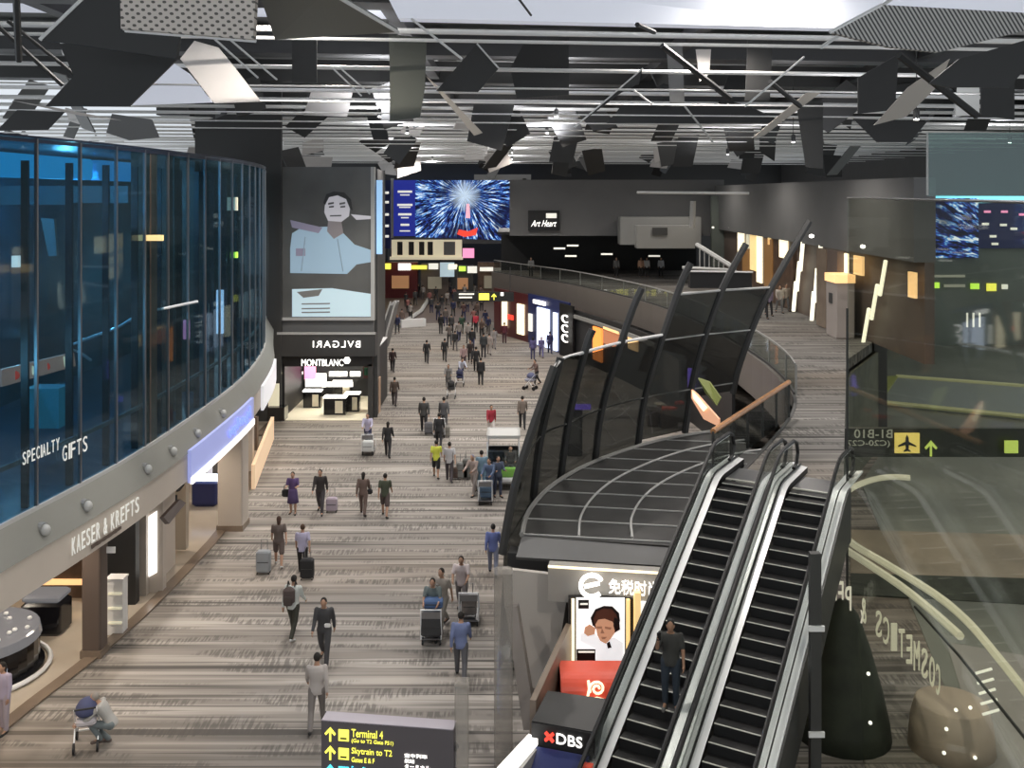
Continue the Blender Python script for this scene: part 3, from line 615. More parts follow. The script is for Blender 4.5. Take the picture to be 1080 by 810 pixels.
l = bpy.data.lights.new('shop_light', 'POINT'); l.energy = 420; l.shadow_soft_size = .2; l.color = (1, .95, .82); o = bpy.data.objects.new('shop_light', l); COL.objects.link(o); o.location = ((a+c)/2, D0+2.5, 3.0)
for k, (px, py, wd, dp, hh) in enumerate(((330, 430, 1.0, .6, .95), (354, 437, 1.2, .7, .95), (372, 434, .8, .6, 1.0), (308, 418, .9, .6, .95), (362, 418, 1.1, .6, .95), (338, 415, .9, .5, .95))):
    g = G(px, py); t = thing('display_counter', 'black display counter with lit top inside the black shop, %s' % ['front left', 'front middle', 'front right', 'rear left', 'rear right', 'rear middle'][k], 'counter', g, 0, 'counters inside the black shop')
    MB().rbox((g.x, g.y, hh/2), (wd, dp, hh), .04).build('body', 'black_gloss', t); MB().box((g.x, g.y, hh+.03), (wd+.06, dp+.06, .06)).build('lit_top', 'glow_white', t)
    MB().box((g.x+wd*.2, g.y-dp/2-.01, hh*.5), (wd*.35, .03, hh*.7)).build('front_panel', 'cream_paint', t)
panel(283, 405, 294, 440, D0-1.8, 'glow_lowcream', 'lit_wall_end', 'bright lit panel on the left of the black shop', 'light box')
panel(282, 430, 300, 444, D0-2.2, 'black_gloss', 'black_block', 'black plinth left of the black shop', 'plinth', th=.8)
panel(383, 382, 396, 399, 55, 'maroon', 'maroon_sign', 'small maroon sign right of the black shop', 'sign'); panel(384, 388, 393, 396, 54.8, mat('dark_green', (.01, .12, .06), .5), 'green_awning', 'small green awning on the maroon sign', 'awning')
panel(390, 399, 400, 440, 55, mat('peach_wall', (.5, .34, .24), .5), 'peach_pier', 'peach coloured pier right of the black shop', 'pier', th=.6)
# left wall going on past the shop
LW = [(-7.3, 54), (-7.9, 62), (-10.3, 80), (-14.5, 112), (-15.5, 124)]
struct('wall_left_far', MB().ribbon(LW, 0, 13.5, .3), 'charcoal')
panel(397, 190, 403, 268, 53.75, mat('glow_stripe', (.3, .5, .7), .5, em=.7, ec=(.35, .6, .95)), 'narrow_screen_reflection', 'narrow bright blue screen reflection right of the billboard', 'screen')  # this and the navy panel model a screen reflected in the side glass
sc2 = thing('navy_screen_reflection', 'narrow navy screen reflection between the billboard and the big screen', 'screen', W(408, 262, 100)); panel(404, 190, 412, 262, 100, 'navy', 'face', '', '', sc2, .3)
for y in (202, 212, 225, 237, 248): panel(406, y, 410, y+2.5, 99.9, 'glow_letter', 'text_line', '', '', sc2, .05)
for (p, q2) in (((404, 262), (404, 330)),): pass
# curving lit kerb and far left escalator sides
kb = [G(466, 303), G(455, 312), G(444, 330), G(430, 340), G(418, 346)]
tag(MB().tube([(p.x, p.y, .2) for p in kb], .22, 6).build('low_kerb_wall', 'palegrey'), 'pale low curved kerb on the far left of the crowd', 'kerb')
tag(MB().box((G(438, 341).x, 91, .35), (2.4, .5, .7), .5).build('white_bench', 'white'), 'white bench like block by the curved kerb', 'bench')
er = thing('far_escalator', 'distant escalator side with pale rails beyond the black shop', 'escalator', G(403, 372))
MB().prism([W(398, 372, 62), W(404, 372, 62), W(416, 322, 62), W(410, 322, 62)], (0, 3, 0)).build('side_panel', 'grey', er)
MB().tube([W(399, 370, 61.8), W(403, 345, 61.8), W(412, 318, 61.8)], .06, 6).build('handrail', 'palegrey', er); MB().tube([W(404, 372, 61.6), W(408, 350, 61.6), W(417, 318, 61.6)], .06, 6).build('handrail', 'palegrey', er)
# ================================================================ FAR END
struct('wall_far', MB().box((5, 131, 6), (70, .4, 26)), 'charcoal')
def starburst():
    m, nt, bs = nodes_mat('starburst_screen'); tc = nt.nodes.new('ShaderNodeTexCoord'); sp = nt.nodes.new('ShaderNodeSeparateXYZ'); nt.links.new(tc.outputs['Object'], sp.inputs[0])
    def mth(op, a, bv=None):
        n = nt.nodes.new('ShaderNodeMath'); n.operation = op
        for k, q in enumerate((a, bv)):
            if q is None: continue
            if isinstance(q, (int, float)): n.inputs[k].default_value = q
            else: nt.links.new(q, n.inputs[k])
        return n.outputs[0]
    x, z = sp.outputs[0], mth('SUBTRACT', sp.outputs[2], 3.4)
    ang = mth('ARCTAN2', z, x); rad = mth('SQRT', mth('ADD', mth('MULTIPLY', x, x), mth('MULTIPLY', z, z)))
    cb = nt.nodes.new('ShaderNodeCombineXYZ'); nt.links.new(mth('MULTIPLY', ang, 17), cb.inputs[0]); nt.links.new(mth('MULTIPLY', rad, .45), cb.inputs[1])
    n = nt.nodes.new('ShaderNodeTexNoise'); n.inputs['Scale'].default_value = 1; n.inputs['Detail'].default_value = 3; n.inputs['Roughness'].default_value = .8; nt.links.new(cb.outputs[0], n.inputs['Vector'])
    c1 = ramp(nt, n.outputs['Fac'], [(.46, (.003, .004, .015)), (.52, (.02, .05, .36)), (.57, (.12, .42, .85)), (.61, (.9, .97, 1))])
    n2 = nt.nodes.new('ShaderNodeTexNoise'); n2.inputs['Scale'].default_value = .35; nt.links.new(tc.outputs['Object'], n2.inputs['Vector'])
    c2 = mixc(nt, c1, (.004, .006, .03), ramp(nt, n2.outputs['Fac'], [(.5, (0, 0, 0)), (.62, (.8, .8, .8))]))
    cc = ramp(nt, rad, [(0, (1, .93, .95)), (.12, (0, 0, 0))])
    dn = mth('DIVIDE', rad, 12)
    c3 = mixc(nt, c2, (.75, .9, 1), ramp(nt, dn, [(.03, (.6, .6, .6)), (.17, (0, 0, 0))]))
    nt.links.new(c3, bs.inputs['Emission Color']); bs.inputs['Emission Strength'].default_value = 1.15; bs.inputs['Base Color'].default_value = (.01, .01, .02, 1)
starburst()
DS = 124
ls = thing('big_video_screen', 'huge video wall with blue white light burst and navy list panel at far end', 'screen', W(483, 252, DS))
a = W(438, 190, DS); c = W(551, 254, DS); 
MB().prism([(a.x, DS, a.z), (c.x, DS, a.z), (c.x, DS, c.z), (a.x, DS, W(0, 250, DS).z)], (0, .4, 0)).build('burst_picture', 'starburst_screen', ls)
bp = ls.children[0]; off = Vector((W(490, 220, DS).x, DS, W(490, 235, DS).z))
for v in bp.data.vertices: v.co = v.co+ls.location-off
bp.location = off-ls.location
panel(415, 190, 438, 249, DS, mat('navy_screen', (.01, .02, .2), .4, em=.75, ec=(.02, .03, .28)), 'list_panel', '', '', ls, .4)
for i, (y, wd) in enumerate(((201, 15), (205, 10), (215, 16), (218, 12), (225, 14), (229, 8), (236, 9), (243, 11))):
    panel(427-wd/2, y, 427+wd/2, y+(2.2 if i % 2 == 0 else 1.2), DS-.1, 'glow_letter', 'list_line', '', '', ls, .05)
mb = MB(); mb.prism([W(482, 247, DS-.15), W(484, 242, DS-.15), W(494, 244, DS-.15), W(504, 240, DS-.15), W(502, 248, DS-.15), (W(490, 250, DS-.15))], (0, .05, 0)); mb.build('red_picture', 'glow_red', ls)
mb = MB(); mb.prism([W(492, 215, DS-.15), W(495, 215, DS-.15), W(496, 230, DS-.15), W(491, 230, DS-.15)], (0, .05, 0)); mb.build('spire_picture', mat('glow_rose', (1, .5, .6), .5, em=.9), ls)
panel(412, 188, 415, 251, DS-.1, 'palegrey', 'side_frame', '', '', ls, .4); panel(415, 250, 552, 257, DS+.1, 'grey', 'lower_frame', '', '', ls, .5); panel(551, 188, 555, 258, DS, 'grey', 'side_frame', '', '', ls, .5)
panel(500, 184, 560, 190, DS, 'palegrey', 'upper_frame', '', '', ls, .5)
# cream colonnade building
cb_ = thing('cream_colonnade', 'cream facade with dark tall windows below the big screen', 'building', W(450, 272, 118))
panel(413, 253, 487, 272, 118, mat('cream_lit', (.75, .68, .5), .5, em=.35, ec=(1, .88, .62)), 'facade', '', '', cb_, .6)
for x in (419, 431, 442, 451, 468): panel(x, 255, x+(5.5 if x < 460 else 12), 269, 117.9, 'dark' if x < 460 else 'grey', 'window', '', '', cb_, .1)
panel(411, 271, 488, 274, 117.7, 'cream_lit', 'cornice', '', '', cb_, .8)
fs_ = [('far_shop_sign', 400, 278, 412, 284, 'glow_yellow', 'yellow'), ('far_shop_sign', 420, 278, 433, 285, 'glow_white', 'white'), ('far_shop_sign', 434, 280, 450, 284, 'glow_yellow', 'long yellow'), ('far_shop_sign', 452, 278, 462, 284, 'glow_letter', 'grey white'),
       ('far_kiosk', 464, 277, 479, 292, 'picture_paleblue', 'pale blue glowing'), ('far_shop_sign', 473, 279, 482, 284, 'glow_cream', 'cream'), ('far_shop_sign', 484, 281, 491, 286, 'glow_green', 'green'), ('far_shop_sign', 493, 281, 503, 288, 'glow_letter', 'square white'),
       ('far_shop_sign', 506, 282, 520, 286, 'glow_letter', 'small white lettered'), ('far_shop_sign', 552, 282, 560, 286, 'glow_green', 'yellow green'), ('far_shop_sign', 488, 262, 500, 272, 'glow_pink', 'pink')]
for k, (nm, x0, y0, x1, y1, m, d) in enumerate(fs_):
    panel(x0, y0, x1, y1, 115.4 if k not in (4, 5) else 115.2-k*.1, m, nm, '%s lit %s in the row below the cream colonnade at the far end' % (d, 'sign' if 'sign' in nm else 'kiosk'), 'sign' if 'sign' in nm else 'kiosk', th=.3)
mat('goods_dim', (.2, .18, .14), .5, em=.12, ec=(.8, .7, .5)); mat('goods_warm', (.3, .15, .08), .5, em=.25, ec=(.9, .45, .2))
for k, (x0, x1, z1, m, d) in enumerate(((-15, -11, 4.2, 'maroon', 'maroon'), (-10.6, -7.4, 4.0, 'brown', 'brown'), (-7, -4.5, 3.8, 'charcoal', 'dark grey'), (-4, -1, 4.2, 'wood_dark', 'dark wooden'), (-.6, 2.5, 4.2, 'brown_grey', 'grey brown'))):
    t = thing('far_shop', '%s shop front at the far end of the hall below the big screen' % d, 'shop', (x0, 116, 0)); MB().box(((x0+x1)/2, 116.5, z1/2), (x1-x0, 1, z1)).build('front', m, t); MB().box(((x0+x1)/2, 115.9, z1*.45), ((x1-x0)*.5, .1, z1*.35)).build('lit_window', 'goods_dim' if k % 2 else 'goods_warm', t)
hs2 = thing('hanging_direction_sign', 'dark hanging sign with yellow pictogram and arrow before the maroon shop', 'sign', W(505, 315, 80))
panel(478, 308, 542, 318, 80, 'dark', 'board', '', '', hs2, .2); panel(505, 309.5, 516, 316.5, 79.9, 'glow_yellow', 'pictogram', '', '', hs2, .05)
def arrow(mb, c, s, D=None, ux=Vector((1, 0, 0)), uz=Vector((0, 0, 1)), th=.02):
    c = Vector(c); pts = [(-.13, -1), (.13, -1), (.13, .35), (.62, -.15), (.8, .1), (0, 1), (-.8, .1), (-.62, -.15), (-.13, .35)]
    P = [c+ux*a*s+uz*b_*s for a, b_ in pts]; nn = ux.cross(uz).normalized()
    mb.prism(P, -nn*th); return mb
arrow(MB(), W(521, 313, 79.9), .26).build('arrow', 'glow_yellow', hs2); panel(484, 309.5, 500, 311, 79.9, 'glow_letter', 'text_line', '', '', hs2, .05); panel(484, 313, 498, 314.5, 79.9, 'glow_letter', 'text_line', '', '', hs2, .05)
panel(528, 308.5, 531, 312, 79.9, 'glow_white', 'text_line', '', '', hs2, .05)
for x in (482, 538): q = W(x, 308, 80.1); MB().tube([q, q+Vector((0, 0, 2))], .04, 5).build('hanger', 'charcoal', hs2)
# ================================================================ UPPER LEVEL
UE = curve_pts([(5.35, 24.3), (8.7, 31.3), (10.0, 36), (10.5, 43), (10.2, 54), (9, 62.8), (7, 70), (4.4, 77.4), (1.5, 83), (-1.7, 89.6)], 4)
ul = [(p[0], p[1]) for p in UE] + [(-1.7, 95), (17, 95), (17, 47), (14.1, 42), (7.75, 23.3), (6.6, 23.6)]
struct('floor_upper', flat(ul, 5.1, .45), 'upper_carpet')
struct('trim_2', MB().ribbon(offset_path(UE[8:], .02), 3.4, 5.12, .12), 'brown_grey')
struct('trim_3', MB().ribbon(UE[:8], 4.5, 5.12, -.1), 'charcoal')
struct('ceiling_under_upper', MB().prism([(p[0], p[1], 4.5) for p in UE[8:]]+[(-1.7, 95, 4.5), (17, 95, 4.5), (17, 52, 4.5)], (0, 0, -.1)), 'charcoal')
bal = thing('glass_balustrade', 'long curved glass balustrade along the upper floor edge', 'balustrade', (9, 60, 5.1))
BP = offset_path(UE[7:], -.12)
MB().ribbon(BP, 5.1, 6.15, .03).build('glass', 'glass_balustrade', bal); MB().ribbon(BP, 6.15, 6.22, .06).build('hand_rail', 'midgrey', bal); MB().ribbon(BP, 5.05, 5.2, .08).build('base_rail', 'charcoal', bal)
for i in range(0, len(BP), 2): MB().box((BP[i].x, BP[i].y, 5.62), (.06, .06, 1.1)).build('post', 'midgrey', bal)
# wood handrail beside the escalator landing
wr = thing('wooden_handrail', 'orange brown wooden handrail on dark glass beside the escalator landing', 'handrail', (5.3, 25, 5.1))
A = W(752, 455, 24.9); B = W(832, 403, 31.2); MB().tube([A, A.lerp(B, .5), B], .075, 8).build('rail', 'wood', wr)
MB().prism([A, B, (B.x, B.y, 5.1), (A.x, A.y, 5.1)], (.03, -.02, 0)).build('glass', 'glass_balustrade', wr)
for k in range(6):
    q = A.lerp(B, k/5); MB().box((q.x, q.y, (q.z+5.1)/2), (.06, .06, q.z-5.1)).build('post', 'charcoal', wr)
ad = thing('folded_advert_board', 'small orange and cream advert board behind the wooden handrail', 'advert', W(740, 440, 27))
MB().prism([W(729, 411, 27), W(735, 416, 26.8), (W(758, 442, 26)), W(758, 450, 26), W(742, 442, 26.6), W(729, 420, 27)], (.05, .05, 0)).build('board', mat('advert_orange', (.7, .4, .25), .5, em=.5, ec=(1, .5, .3)), ad)
MB().prism([W(730, 412, 26.9), W(736, 418, 26.7), W(746, 430, 26.3), W(742, 434, 26.5), W(731, 420, 26.9)], (0, .03, 0)).build('cream_patch', 'glow_cream', ad)
tag(MB().prism([W(736, 399, 30), W(748, 403, 30), W(760, 420, 29), W(756, 428, 29), W(744, 415, 30)], (.05, .1, 0)).build('green_leaflet_board', mat('leaf_green', (.22, .25, .06), .5)), 'olive green board behind the curved glass near the handrail', 'board')
# upper shops wall on the right (x = 17) and back wall
struct('wall_right', MB().box((17.2, 61, 7.2), (.4, 40, 4.2)), 'brown')
struct('wall_right_fascia', MB().box((17.0, 61, 11.05), (.9, 40, 3.5)), 'grey')
struct('wall_right_lower', MB().box((17.6, 65, 2.5), (.6, 35, 5)), 'charcoal')
struct('wall_back_fascia', MB().box((8.6, 82, 11.0), (17.6, .6, 4.6)), 'grey')
struct('wall_back_upper', MB().box((8.0, 92, 6.9), (18, .4, 4.0)), 'dark')
struct('ceiling_upper', MB().box((8.0, 87, 8.9), (18.4, 10, .2)), 'dark')
bs_ = thing('black_advert_screen', 'black lit sign with white script right of the big screen', 'sign', W(573, 243, 81)); panel(557, 222, 590, 243, 81.3, 'black', 'face', '', '', bs_, .3)
mb = MB(); o = W(560, 239, 81.2); text_fit(mb, 'Art Heart', tuple(o), (1, 0, 0), (.3, 0, .95), 2.0, .55, False, .02); mb.build('script', 'glow_white', bs_); panel(576, 225, 587, 230, 81.2, 'glow_letter', 'small_text', '', '', bs_, .05)
# long pale pipes on the fascia
tag(MB().tube([W(672, 203, 70), W(790, 204, 66)], .09, 8).build('wall_pipe', 'white'), 'long white tube before the grey back wall', 'tube')
tag(MB().tube([W(731, 212, 70), W(730, 240, 70)], .2, 10).build('white_post', 'palegrey'), 'short pale vertical post before the grey back wall', 'post')
for k, (px, py) in enumerate(((590, 262), (602, 270), (604, 259), (690, 270), (640, 268), (722, 240))):
    q = W(px, py, 78); tag(MB().box(tuple(q), (.9, .1, .12)).build('strip_light', 'glow_letter'), 'small white strip light in the dark upper shops', 'light', 'strip lights in the dark upper shops')
struct('wall_upper_box', MB().box((11.8, 80, 9.2), (6.4, 2, 2.2)), 'midgrey')
gs = thing('grey_roof_box', 'mid grey box hanging under the grey back wall', 'bulkhead', W(700, 262, 76)); panel(672, 238, 733, 262, 76, 'midgrey', 'box', '', '', gs, 1.5); panel(688, 240, 704, 248, 75.9, 'charcoal', 'vent', '', '', gs, .05)
# stair with pale stringers and rails behind
st_ = thing('pale_staircase', 'pale steel staircase with upright balusters beyond the curved glass', 'staircase', W(745, 300, 60))
MB().tube([W(735, 258, 62), W(775, 283, 58)], .14, 6).build('stringer', 'palegrey', st_); MB().tube([W(720, 282, 60), W(776, 285, 58)], .1, 6).build('stringer', 'palegrey', st_)
for k in range(6): MB().tube([W(738+k*5, 262+k*3.2, 61), W(738+k*5, 283, 61)], .035, 5).build('baluster', 'palegrey', st_)
bx = thing('black_sign_box', 'long black box with pale top line behind the curved ribs', 'sign box', W(764, 305, 52)); panel(728, 287, 793, 304, 52, 'black', 'box', '', '', bx, .6)
q0 = W(726, 286, 51.9); q1 = W(794, 287, 51.9); MB().tube([q0, q1], .05, 6).build('top_line', 'white', bx)
q0 = W(720, 309, 51.9); q1 = W(808, 304, 51.9); MB().tube([q0, q1], .05, 6).build('lower_line', 'white', bx)
RW = [(16.75, 41), (16.75, 81)]
# gold lit wall panels at the back, and leaning light strips on the right wall
for k, (x0, y0, x1, y1, m) in enumerate(((779, 240, 785, 268, 'glow_cream'), (788, 241, 791, 262, 'glow_lowcream'), (792, 243, 798, 285, 'glow_gold'), (799, 244, 804, 298, 'glow_cream'), (823, 250, 831, 272, 'glow_cream'), (811, 247, 813, 258, 'glow_gold'), (807, 252, 815, 304, 'bronze_panel'), (784, 262, 791, 290, 'bronze_panel'))):
    if m == 'bronze_panel' and m not in M: mat('bronze_panel', (.28, .15, .06), .3, em=.15, ec=(.6, .3, .1))
    a, _ = path_at(RW, x0); c, _ = path_at(RW, x1); ym = (a.y+c.y)/2; z1 = CH-(y0-CY)*ym/F; z0 = max(5.15, CH-(y1-CY)*ym/F)
    tag(MB().box((16.72, ym, (z0+z1)/2), (.1, a.y-c.y, z1-z0)).build('gold_wall_panel', m), 'glowing upright panel of the gold shop at the end of the upper walkway, %s' % ['first from the left', 'second, thin', 'third, golden', 'fourth, longest', 'separate right one', 'tiny thin one', 'bronze one on the right', 'bronze one on the left'][k], 'light panel', 'gold shop panels')
a, _ = path_at(RW, 776); c, _ = path_at(RW, 836); tag(MB().box((16.9, (a.y+c.y)/2, 7.2), (.25, a.y-c.y, 4.1)).build('gold_shop_facade', 'wood_dark'), 'dark bronze shop front at the end of the upper walkway', 'shop')
for k, (tx, ty, bx_, by) in enumerate(((849, 255, 839, 328), (868, 259, 858, 343), (937, 275, 913, 362))):
    t = thing('leaning_light_strip', 'tall stepped warm white light strip on the right upper wall, %s' % ['furthest', 'middle', 'nearest'][k], 'light', W(bx_, by, 50), 0, 'stepped light strips on the upper wall')
    for s in range(3):
        f0 = s*.29; f1 = s*.29+.42; Pa = (tx+(bx_-tx)*s*.37, ty+(by-ty)*f0); Pb = (tx+(bx_-tx)*(s*.37+.26), ty+(by-ty)*min(f1, 1))
        a, _ = path_at(RW, Pa[0]); c, _ = path_at(RW, Pb[0])
        if a is None or c is None: continue
        za = CH-(Pa[1]-CY)*a.y/F; zc = CH-(Pb[1]-CY)*c.y/F; w2 = .16*(1 if k < 2 else .8)
        MB().tube([(a.x-.12, a.y, za), (c.x-.12, c.y, zc)], w2*.7, 6).build('light_bar', 'glow_strip' if 'glow_strip' in M else glow('glow_strip', (1, .95, .74), 1.3), t)
for k, (px, y0, y1, m, wd) in enumerate(((879, 265, 284, 'glow_cream', .45), (893, 267, 289, 'glow_cream', .45), (908, 270, 290, 'glow_amber', .6), (965, 287, 314, 'glow_amber', .35))):
    c, _ = path_at(RW, px); z0 = CH-(y1-CY)*c.y/F; z1 = CH-(y0-CY)*c.y/F
    tag(MB().box((c.x-.1, c.y, (z0+z1)/2), (.12, wd*2, z1-z0)).build('wall_lantern', m), 'glowing upright wall lantern on the upper right wall, %s' % ['furthest of four', 'second furthest', 'amber third one', 'nearest, by the green glass'][k], 'lantern', 'wall lanterns of the upper wall')
for k, (px0, px1, m) in enumerate(((872, 880, 'marble_dark'), (884, 892, 'brown'))):
    c, _ = path_at(RW, (px0+px1)/2); tag(MB().box((c.x-.3, c.y, 7.2), (.4, 1.6, 4.1)).build('wall_pier', m), 'brown stone pier on the upper right wall, %s' % ['further', 'nearer'][k], 'pier')
c, _ = path_at(RW, 899); kb2 = thing('lit_booth', 'pale booth with glowing amber top on the upper right wall', 'booth', (c.x-.5, c.y, 5.1)); MB().rbox((c.x-.6, c.y, 6.5), (.9, 1.6, 2.8), .05).build('body', mat('booth', (.34, .30, .28), .5), kb2); MB().box((c.x-.62, c.y, 8.0), (.96, 1.7, .4)).build('lit_top', 'glow_amber', kb2); MB().box((c.x-1.07, c.y, 7.0), (.04, .5, .5)).build('label_plate', 'charcoal', kb2)
for k, (px, py) in enumerate(((856, 249), (910, 260), (942, 265), (752, 240), (770, 240))):
    tag(MB().ball(tuple(W(px, py, 44 if k < 3 else 76)), (.11, .11, .08)).build('recessed_spot', 'glow_lamp' if k < 3 else 'glow_letter'), 'tiny round spot under the grey fascia', 'spotlight', 'tiny spots under the grey fascia')
# ================================================================ SHOPS UNDER THE UPPER FLOOR
FP = [(-1.9, 88), (1.5, 81), (4.1, 74.7), (6.3, 68), (8.4, 60), (9.6, 52), (10.2, 44)]
FP = curve_pts(FP, 3)
def facade(px0, px1, z0, z1, m, name, label, cat, parent=None, off=0, group=None):
    P = offset_path(FP, off); a, _ = path_at(P, px0); c, _ = path_at(P, px1)
    pts = []; steps = max(2, int(abs(px1-px0)/6)+1)
    for i in range(steps+1):
        b_, _ = path_at(P, px0+(px1-px0)*i/steps)
        if b_ is not None: pts.append((b_.x, b_.y))
    mb = MB().ribbon(pts, z0, z1, .15); o = mb.build(name, m, parent)
    return tag(o, label, cat, group) if parent is None else o
# FP runs from far-left to near-right: its left side is away from the hall? outward offset found by sign
mr = thing('maroon_shop', 'maroon shop front with two tall cream light panels under the upper floor', 'shop', (0, 84, 0))
facade(521, 557, 0, 3.9, 'maroon', 'front', '', '', mr); facade(529, 533.5, .7, 3.0, 'glow_cream', 'light_panel', '', '', mr, -.15); facade(545, 551.5, .5, 3.0, 'glow_cream', 'light_panel', '', '', mr, -.15); facade(535, 540, 1.5, 1.9, 'glow_red', 'small_light', '', '', mr, -.15)
ns = thing('white_lit_shop', 'shop with brilliant white lit window and navy columns', 'shop', (3, 78, 0))
facade(557, 600, 0, 4.0, 'navy', 'front', '', '', ns); facade(566, 578, .1, 3.1, 'glow_bluewhite', 'lit_window', '', '', ns, -.15); facade(583, 586.5, .1, 3.0, 'glow_bluewhite', 'lit_window', '', '', ns, -.15); facade(562, 574, 3.35, 3.65, 'glow_white', 'sign_strip', '', '', ns, -.2); facade(557, 560, 1, 2.4, 'glow_letter', 'small_lit_panel', '', '', ns, -.15)
cs = thing('black_letter_pillar', 'black shop pillar with three white C letters one above another', 'sign', (4.3, 74, 0))
facade(590, 604, 0, 3.9, 'black', 'pillar', '', '', cs, -.3)
P = offset_path(FP, -.5); a, _ = path_at(P, 592.5); c, _ = path_at(P, 598.5); d = (c-a).normalized()
for i in range(3):
    mb = MB(); text_fit(mb, 'C', (a.x, a.y, 1.15+.72*i), (d.x, d.y, 0), (0, 0, 1), (c-a).length, .6, False, .05); mb.build('letter', 'glow_white', cs)
ds = thing('dark_shop_front', 'dark shop front with orange lit goods under the upper floor', 'shop', (7, 66, 0))
facade(604, 772, 0, 3.6, 'dark', 'front', '', '', ds); facade(625, 634, .6, 2.9, 'glow_orange', 'orange_panel', '', '', ds, -.2); facade(636, 655, 2.0, 2.9, mat('goods_orange', (.5, .2, .1), .5, em=.35, ec=(.8, .3, .15)), 'goods_shelf', '', '', ds, -.2)
facade(662, 671, 2.3, 3.1, 'glow_amber', 'amber_panel', '', '', ds, -.2); facade(604, 690, 3.05, 3.3, 'midgrey', 'rail_board', '', '', ds, -.25); facade(636, 652, 3.0, 3.15, 'glow_amber', 'sign_text', '', '', ds, -.3)
facade(700, 716, 1.0, 3.0, 'brown_grey', 'poster', '', '', ds, -.2)
facade(725, 727.5, 1.9, 2.9, 'glow_purple', 'purple_light', '', '', ds, -.2); facade(728.5, 731, 1.9, 2.9, 'glow_purple', 'purple_light', '', '', ds, -.2)
vb = thing('purple_sign_kiosk', 'grey kiosk with glowing purple sign behind the curved glass', 'kiosk', W(606, 460, 42)); g = G(606, 480); MB().rbox((g.x, g.y, 1.2), (.7, .5, 2.4), .05).build('body', 'grey', vb)
MB().box((g.x+.25, g.y-.3, 2.3), (.95, .08, .25)).build('lit_sign', 'glow_purple', vb); MB().box((g.x+.0, g.y-.27, 1.2), (.45, .04, 1.2)).build('front_panel', 'midgrey', vb)
# crates of goods seen through the glass
rr = random.Random(5)
for k in range(5):
    g = G(688+k*7, 447+rr.uniform(-3, 5)); t = thing('goods_stand', 'low stand with mixed goods behind the curved glass, %s' % ['leftmost of five', 'second from left', 'middle one', 'second from right', 'rightmost of five'][k], 'stand', g, 0, 'goods stands behind the curved glass')
    MB().box((g.x, g.y, .45), (.5, .5, .9)).build('base', 'brown', t); mb = MB()
    for j in range(7): mb.ball((g.x+rr.uniform(-.2, .2), g.y+rr.uniform(-.2, .1), 1.0), (.09, .09, .1), n=6, m=4)
    mb.build('goods', rr.choice(['cream_paint', 'red', 'midgrey']), t)
# ================================================================ CURVED CANOPY ROOF + SHOP BELOW
RZ = 3.4
arc = curve_pts([(.25, 25.35), (.45, 27.2), (1.1, 29.4), (2.1, 31.4), (3.4, 33.2), (4.9, 34.8), (6.4, 35.9), (7.6, 36.5)], 4)
cp = thing('curved_canopy_roof', 'dark curved canopy roof with pale grid lines beside the escalators', 'roof', (3, 28, RZ))
poly = [(p[0], p[1], RZ) for p in arc]+[(8.6, 32.5, RZ), (5.6, 26, RZ), (4.2, 24.6, RZ)]
MB().prism(poly, (0, 0, -.15)).build('deck', mat('canopy_dark', (.035, .034, .033), .45, noise=.2, nscale=1.5), cp)
MB().tube([(p[0], p[1], RZ+.03) for p in arc], .07, 6).build('rim', 'midgrey', cp)
def clipx(y, x): return x
for i in range(9):
    y0 = 25.45+i*1.22; 
    # left end on the arc
    xs = None
    for j in range(len(arc)-1):
        if arc[j].y <= y0 < arc[j+1].y: f = (y0-arc[j].y)/(arc[j+1].y-arc[j].y); xs = arc[j].x+(arc[j+1].x-arc[j].x)*f
    if xs is None: continue
    xe = 4.2+(y0-24.6)*.5; xe = min(xe, 8.3)
    if xe > xs+.2: MB().box(((xs+xe)/2, y0-(xe-xs)*.08, RZ+.02), (xe-xs, .035, .03), -.16).build('grid_line', 'palegrey', cp)
for off, yl in ((-1.45, 36), (-2.8, 36)):
    P = [q for q in offset_path(arc, off) if q.x < 4.0+(q.y-24.6)*.5 and q.y > 25.0]
    P = [Vector((P[0].x, 25.3))]+P; MB().tube([(q.x, q.y, RZ+.03) for q in P], .035, 6).build('curved_line', 'palegrey', cp)
MB().prism([(.25, 25.35, RZ), (4.1, 24.7, RZ), (4.1, 24.2, RZ-.35), (.1, 24.85, RZ-.35)], (0, .1, -.1)).build('front_rim', 'grey', cp)
MB().box((2.0, 24.9, 2.6), (4.2, .5, 1.0), -.16).build('underside', 'dark', cp)
# ribs and smoked glass
rw = thing('ribbed_glass_screen', 'curved leaning wall of smoked glass with dark ribs around the canopy', 'glass wall', (2, 29, 3))
ribs = [[(-.25, 25.2, 3.0), (.05, 25.3, 4.6), (.5, 25.6, 6), (1.1, 26.0, 7.6)], [(.62, 29.3, 3.1), (.85, 29.3, 5), (1.43, 29.3, 7.3)], [(1.5, 30.9, 3.2), (1.75, 30.9, 5.1), (2.28, 30.9, 7.3), (2.5, 30.9, 7.9)],
        [(2.75, 33.0, 3.2), (3.0, 33, 5.1), (3.85, 33, 7.9), (4.3, 33, 9)], [(4.4, 34.8, 3.3), (4.7, 34.8, 5.3), (5.8, 34.8, 8.7), (6.25, 34.8, 9.7)], [(6.3, 36.3, 3.4), (6.7, 36.3, 5.8), (7.6, 36.3, 8.5), (8.54, 36.3, 10.3)], [(8.3, 37.5, 4.6), (8.6, 37.5, 5.8), (9.5, 37.5, 8.1), (11.2, 37.5, 11.1)]]
def rib_at(rb, z):
    for a, c in zip(rb, rb[1:]):
        if a[2] <= z <= c[2]: return Vector(a).lerp(Vector(c), (z-a[2])/(c[2]-a[2]))
    return Vector(rb[-1])
for i, rb in enumerate(ribs): MB().tube(curve_pts(rb, 4), .13 if i else .12, 6).build('rib', 'charcoal', rw)
tops = [7.3, 7.25, 7.15, 7.1, 7.1, 8.6, 8.6]
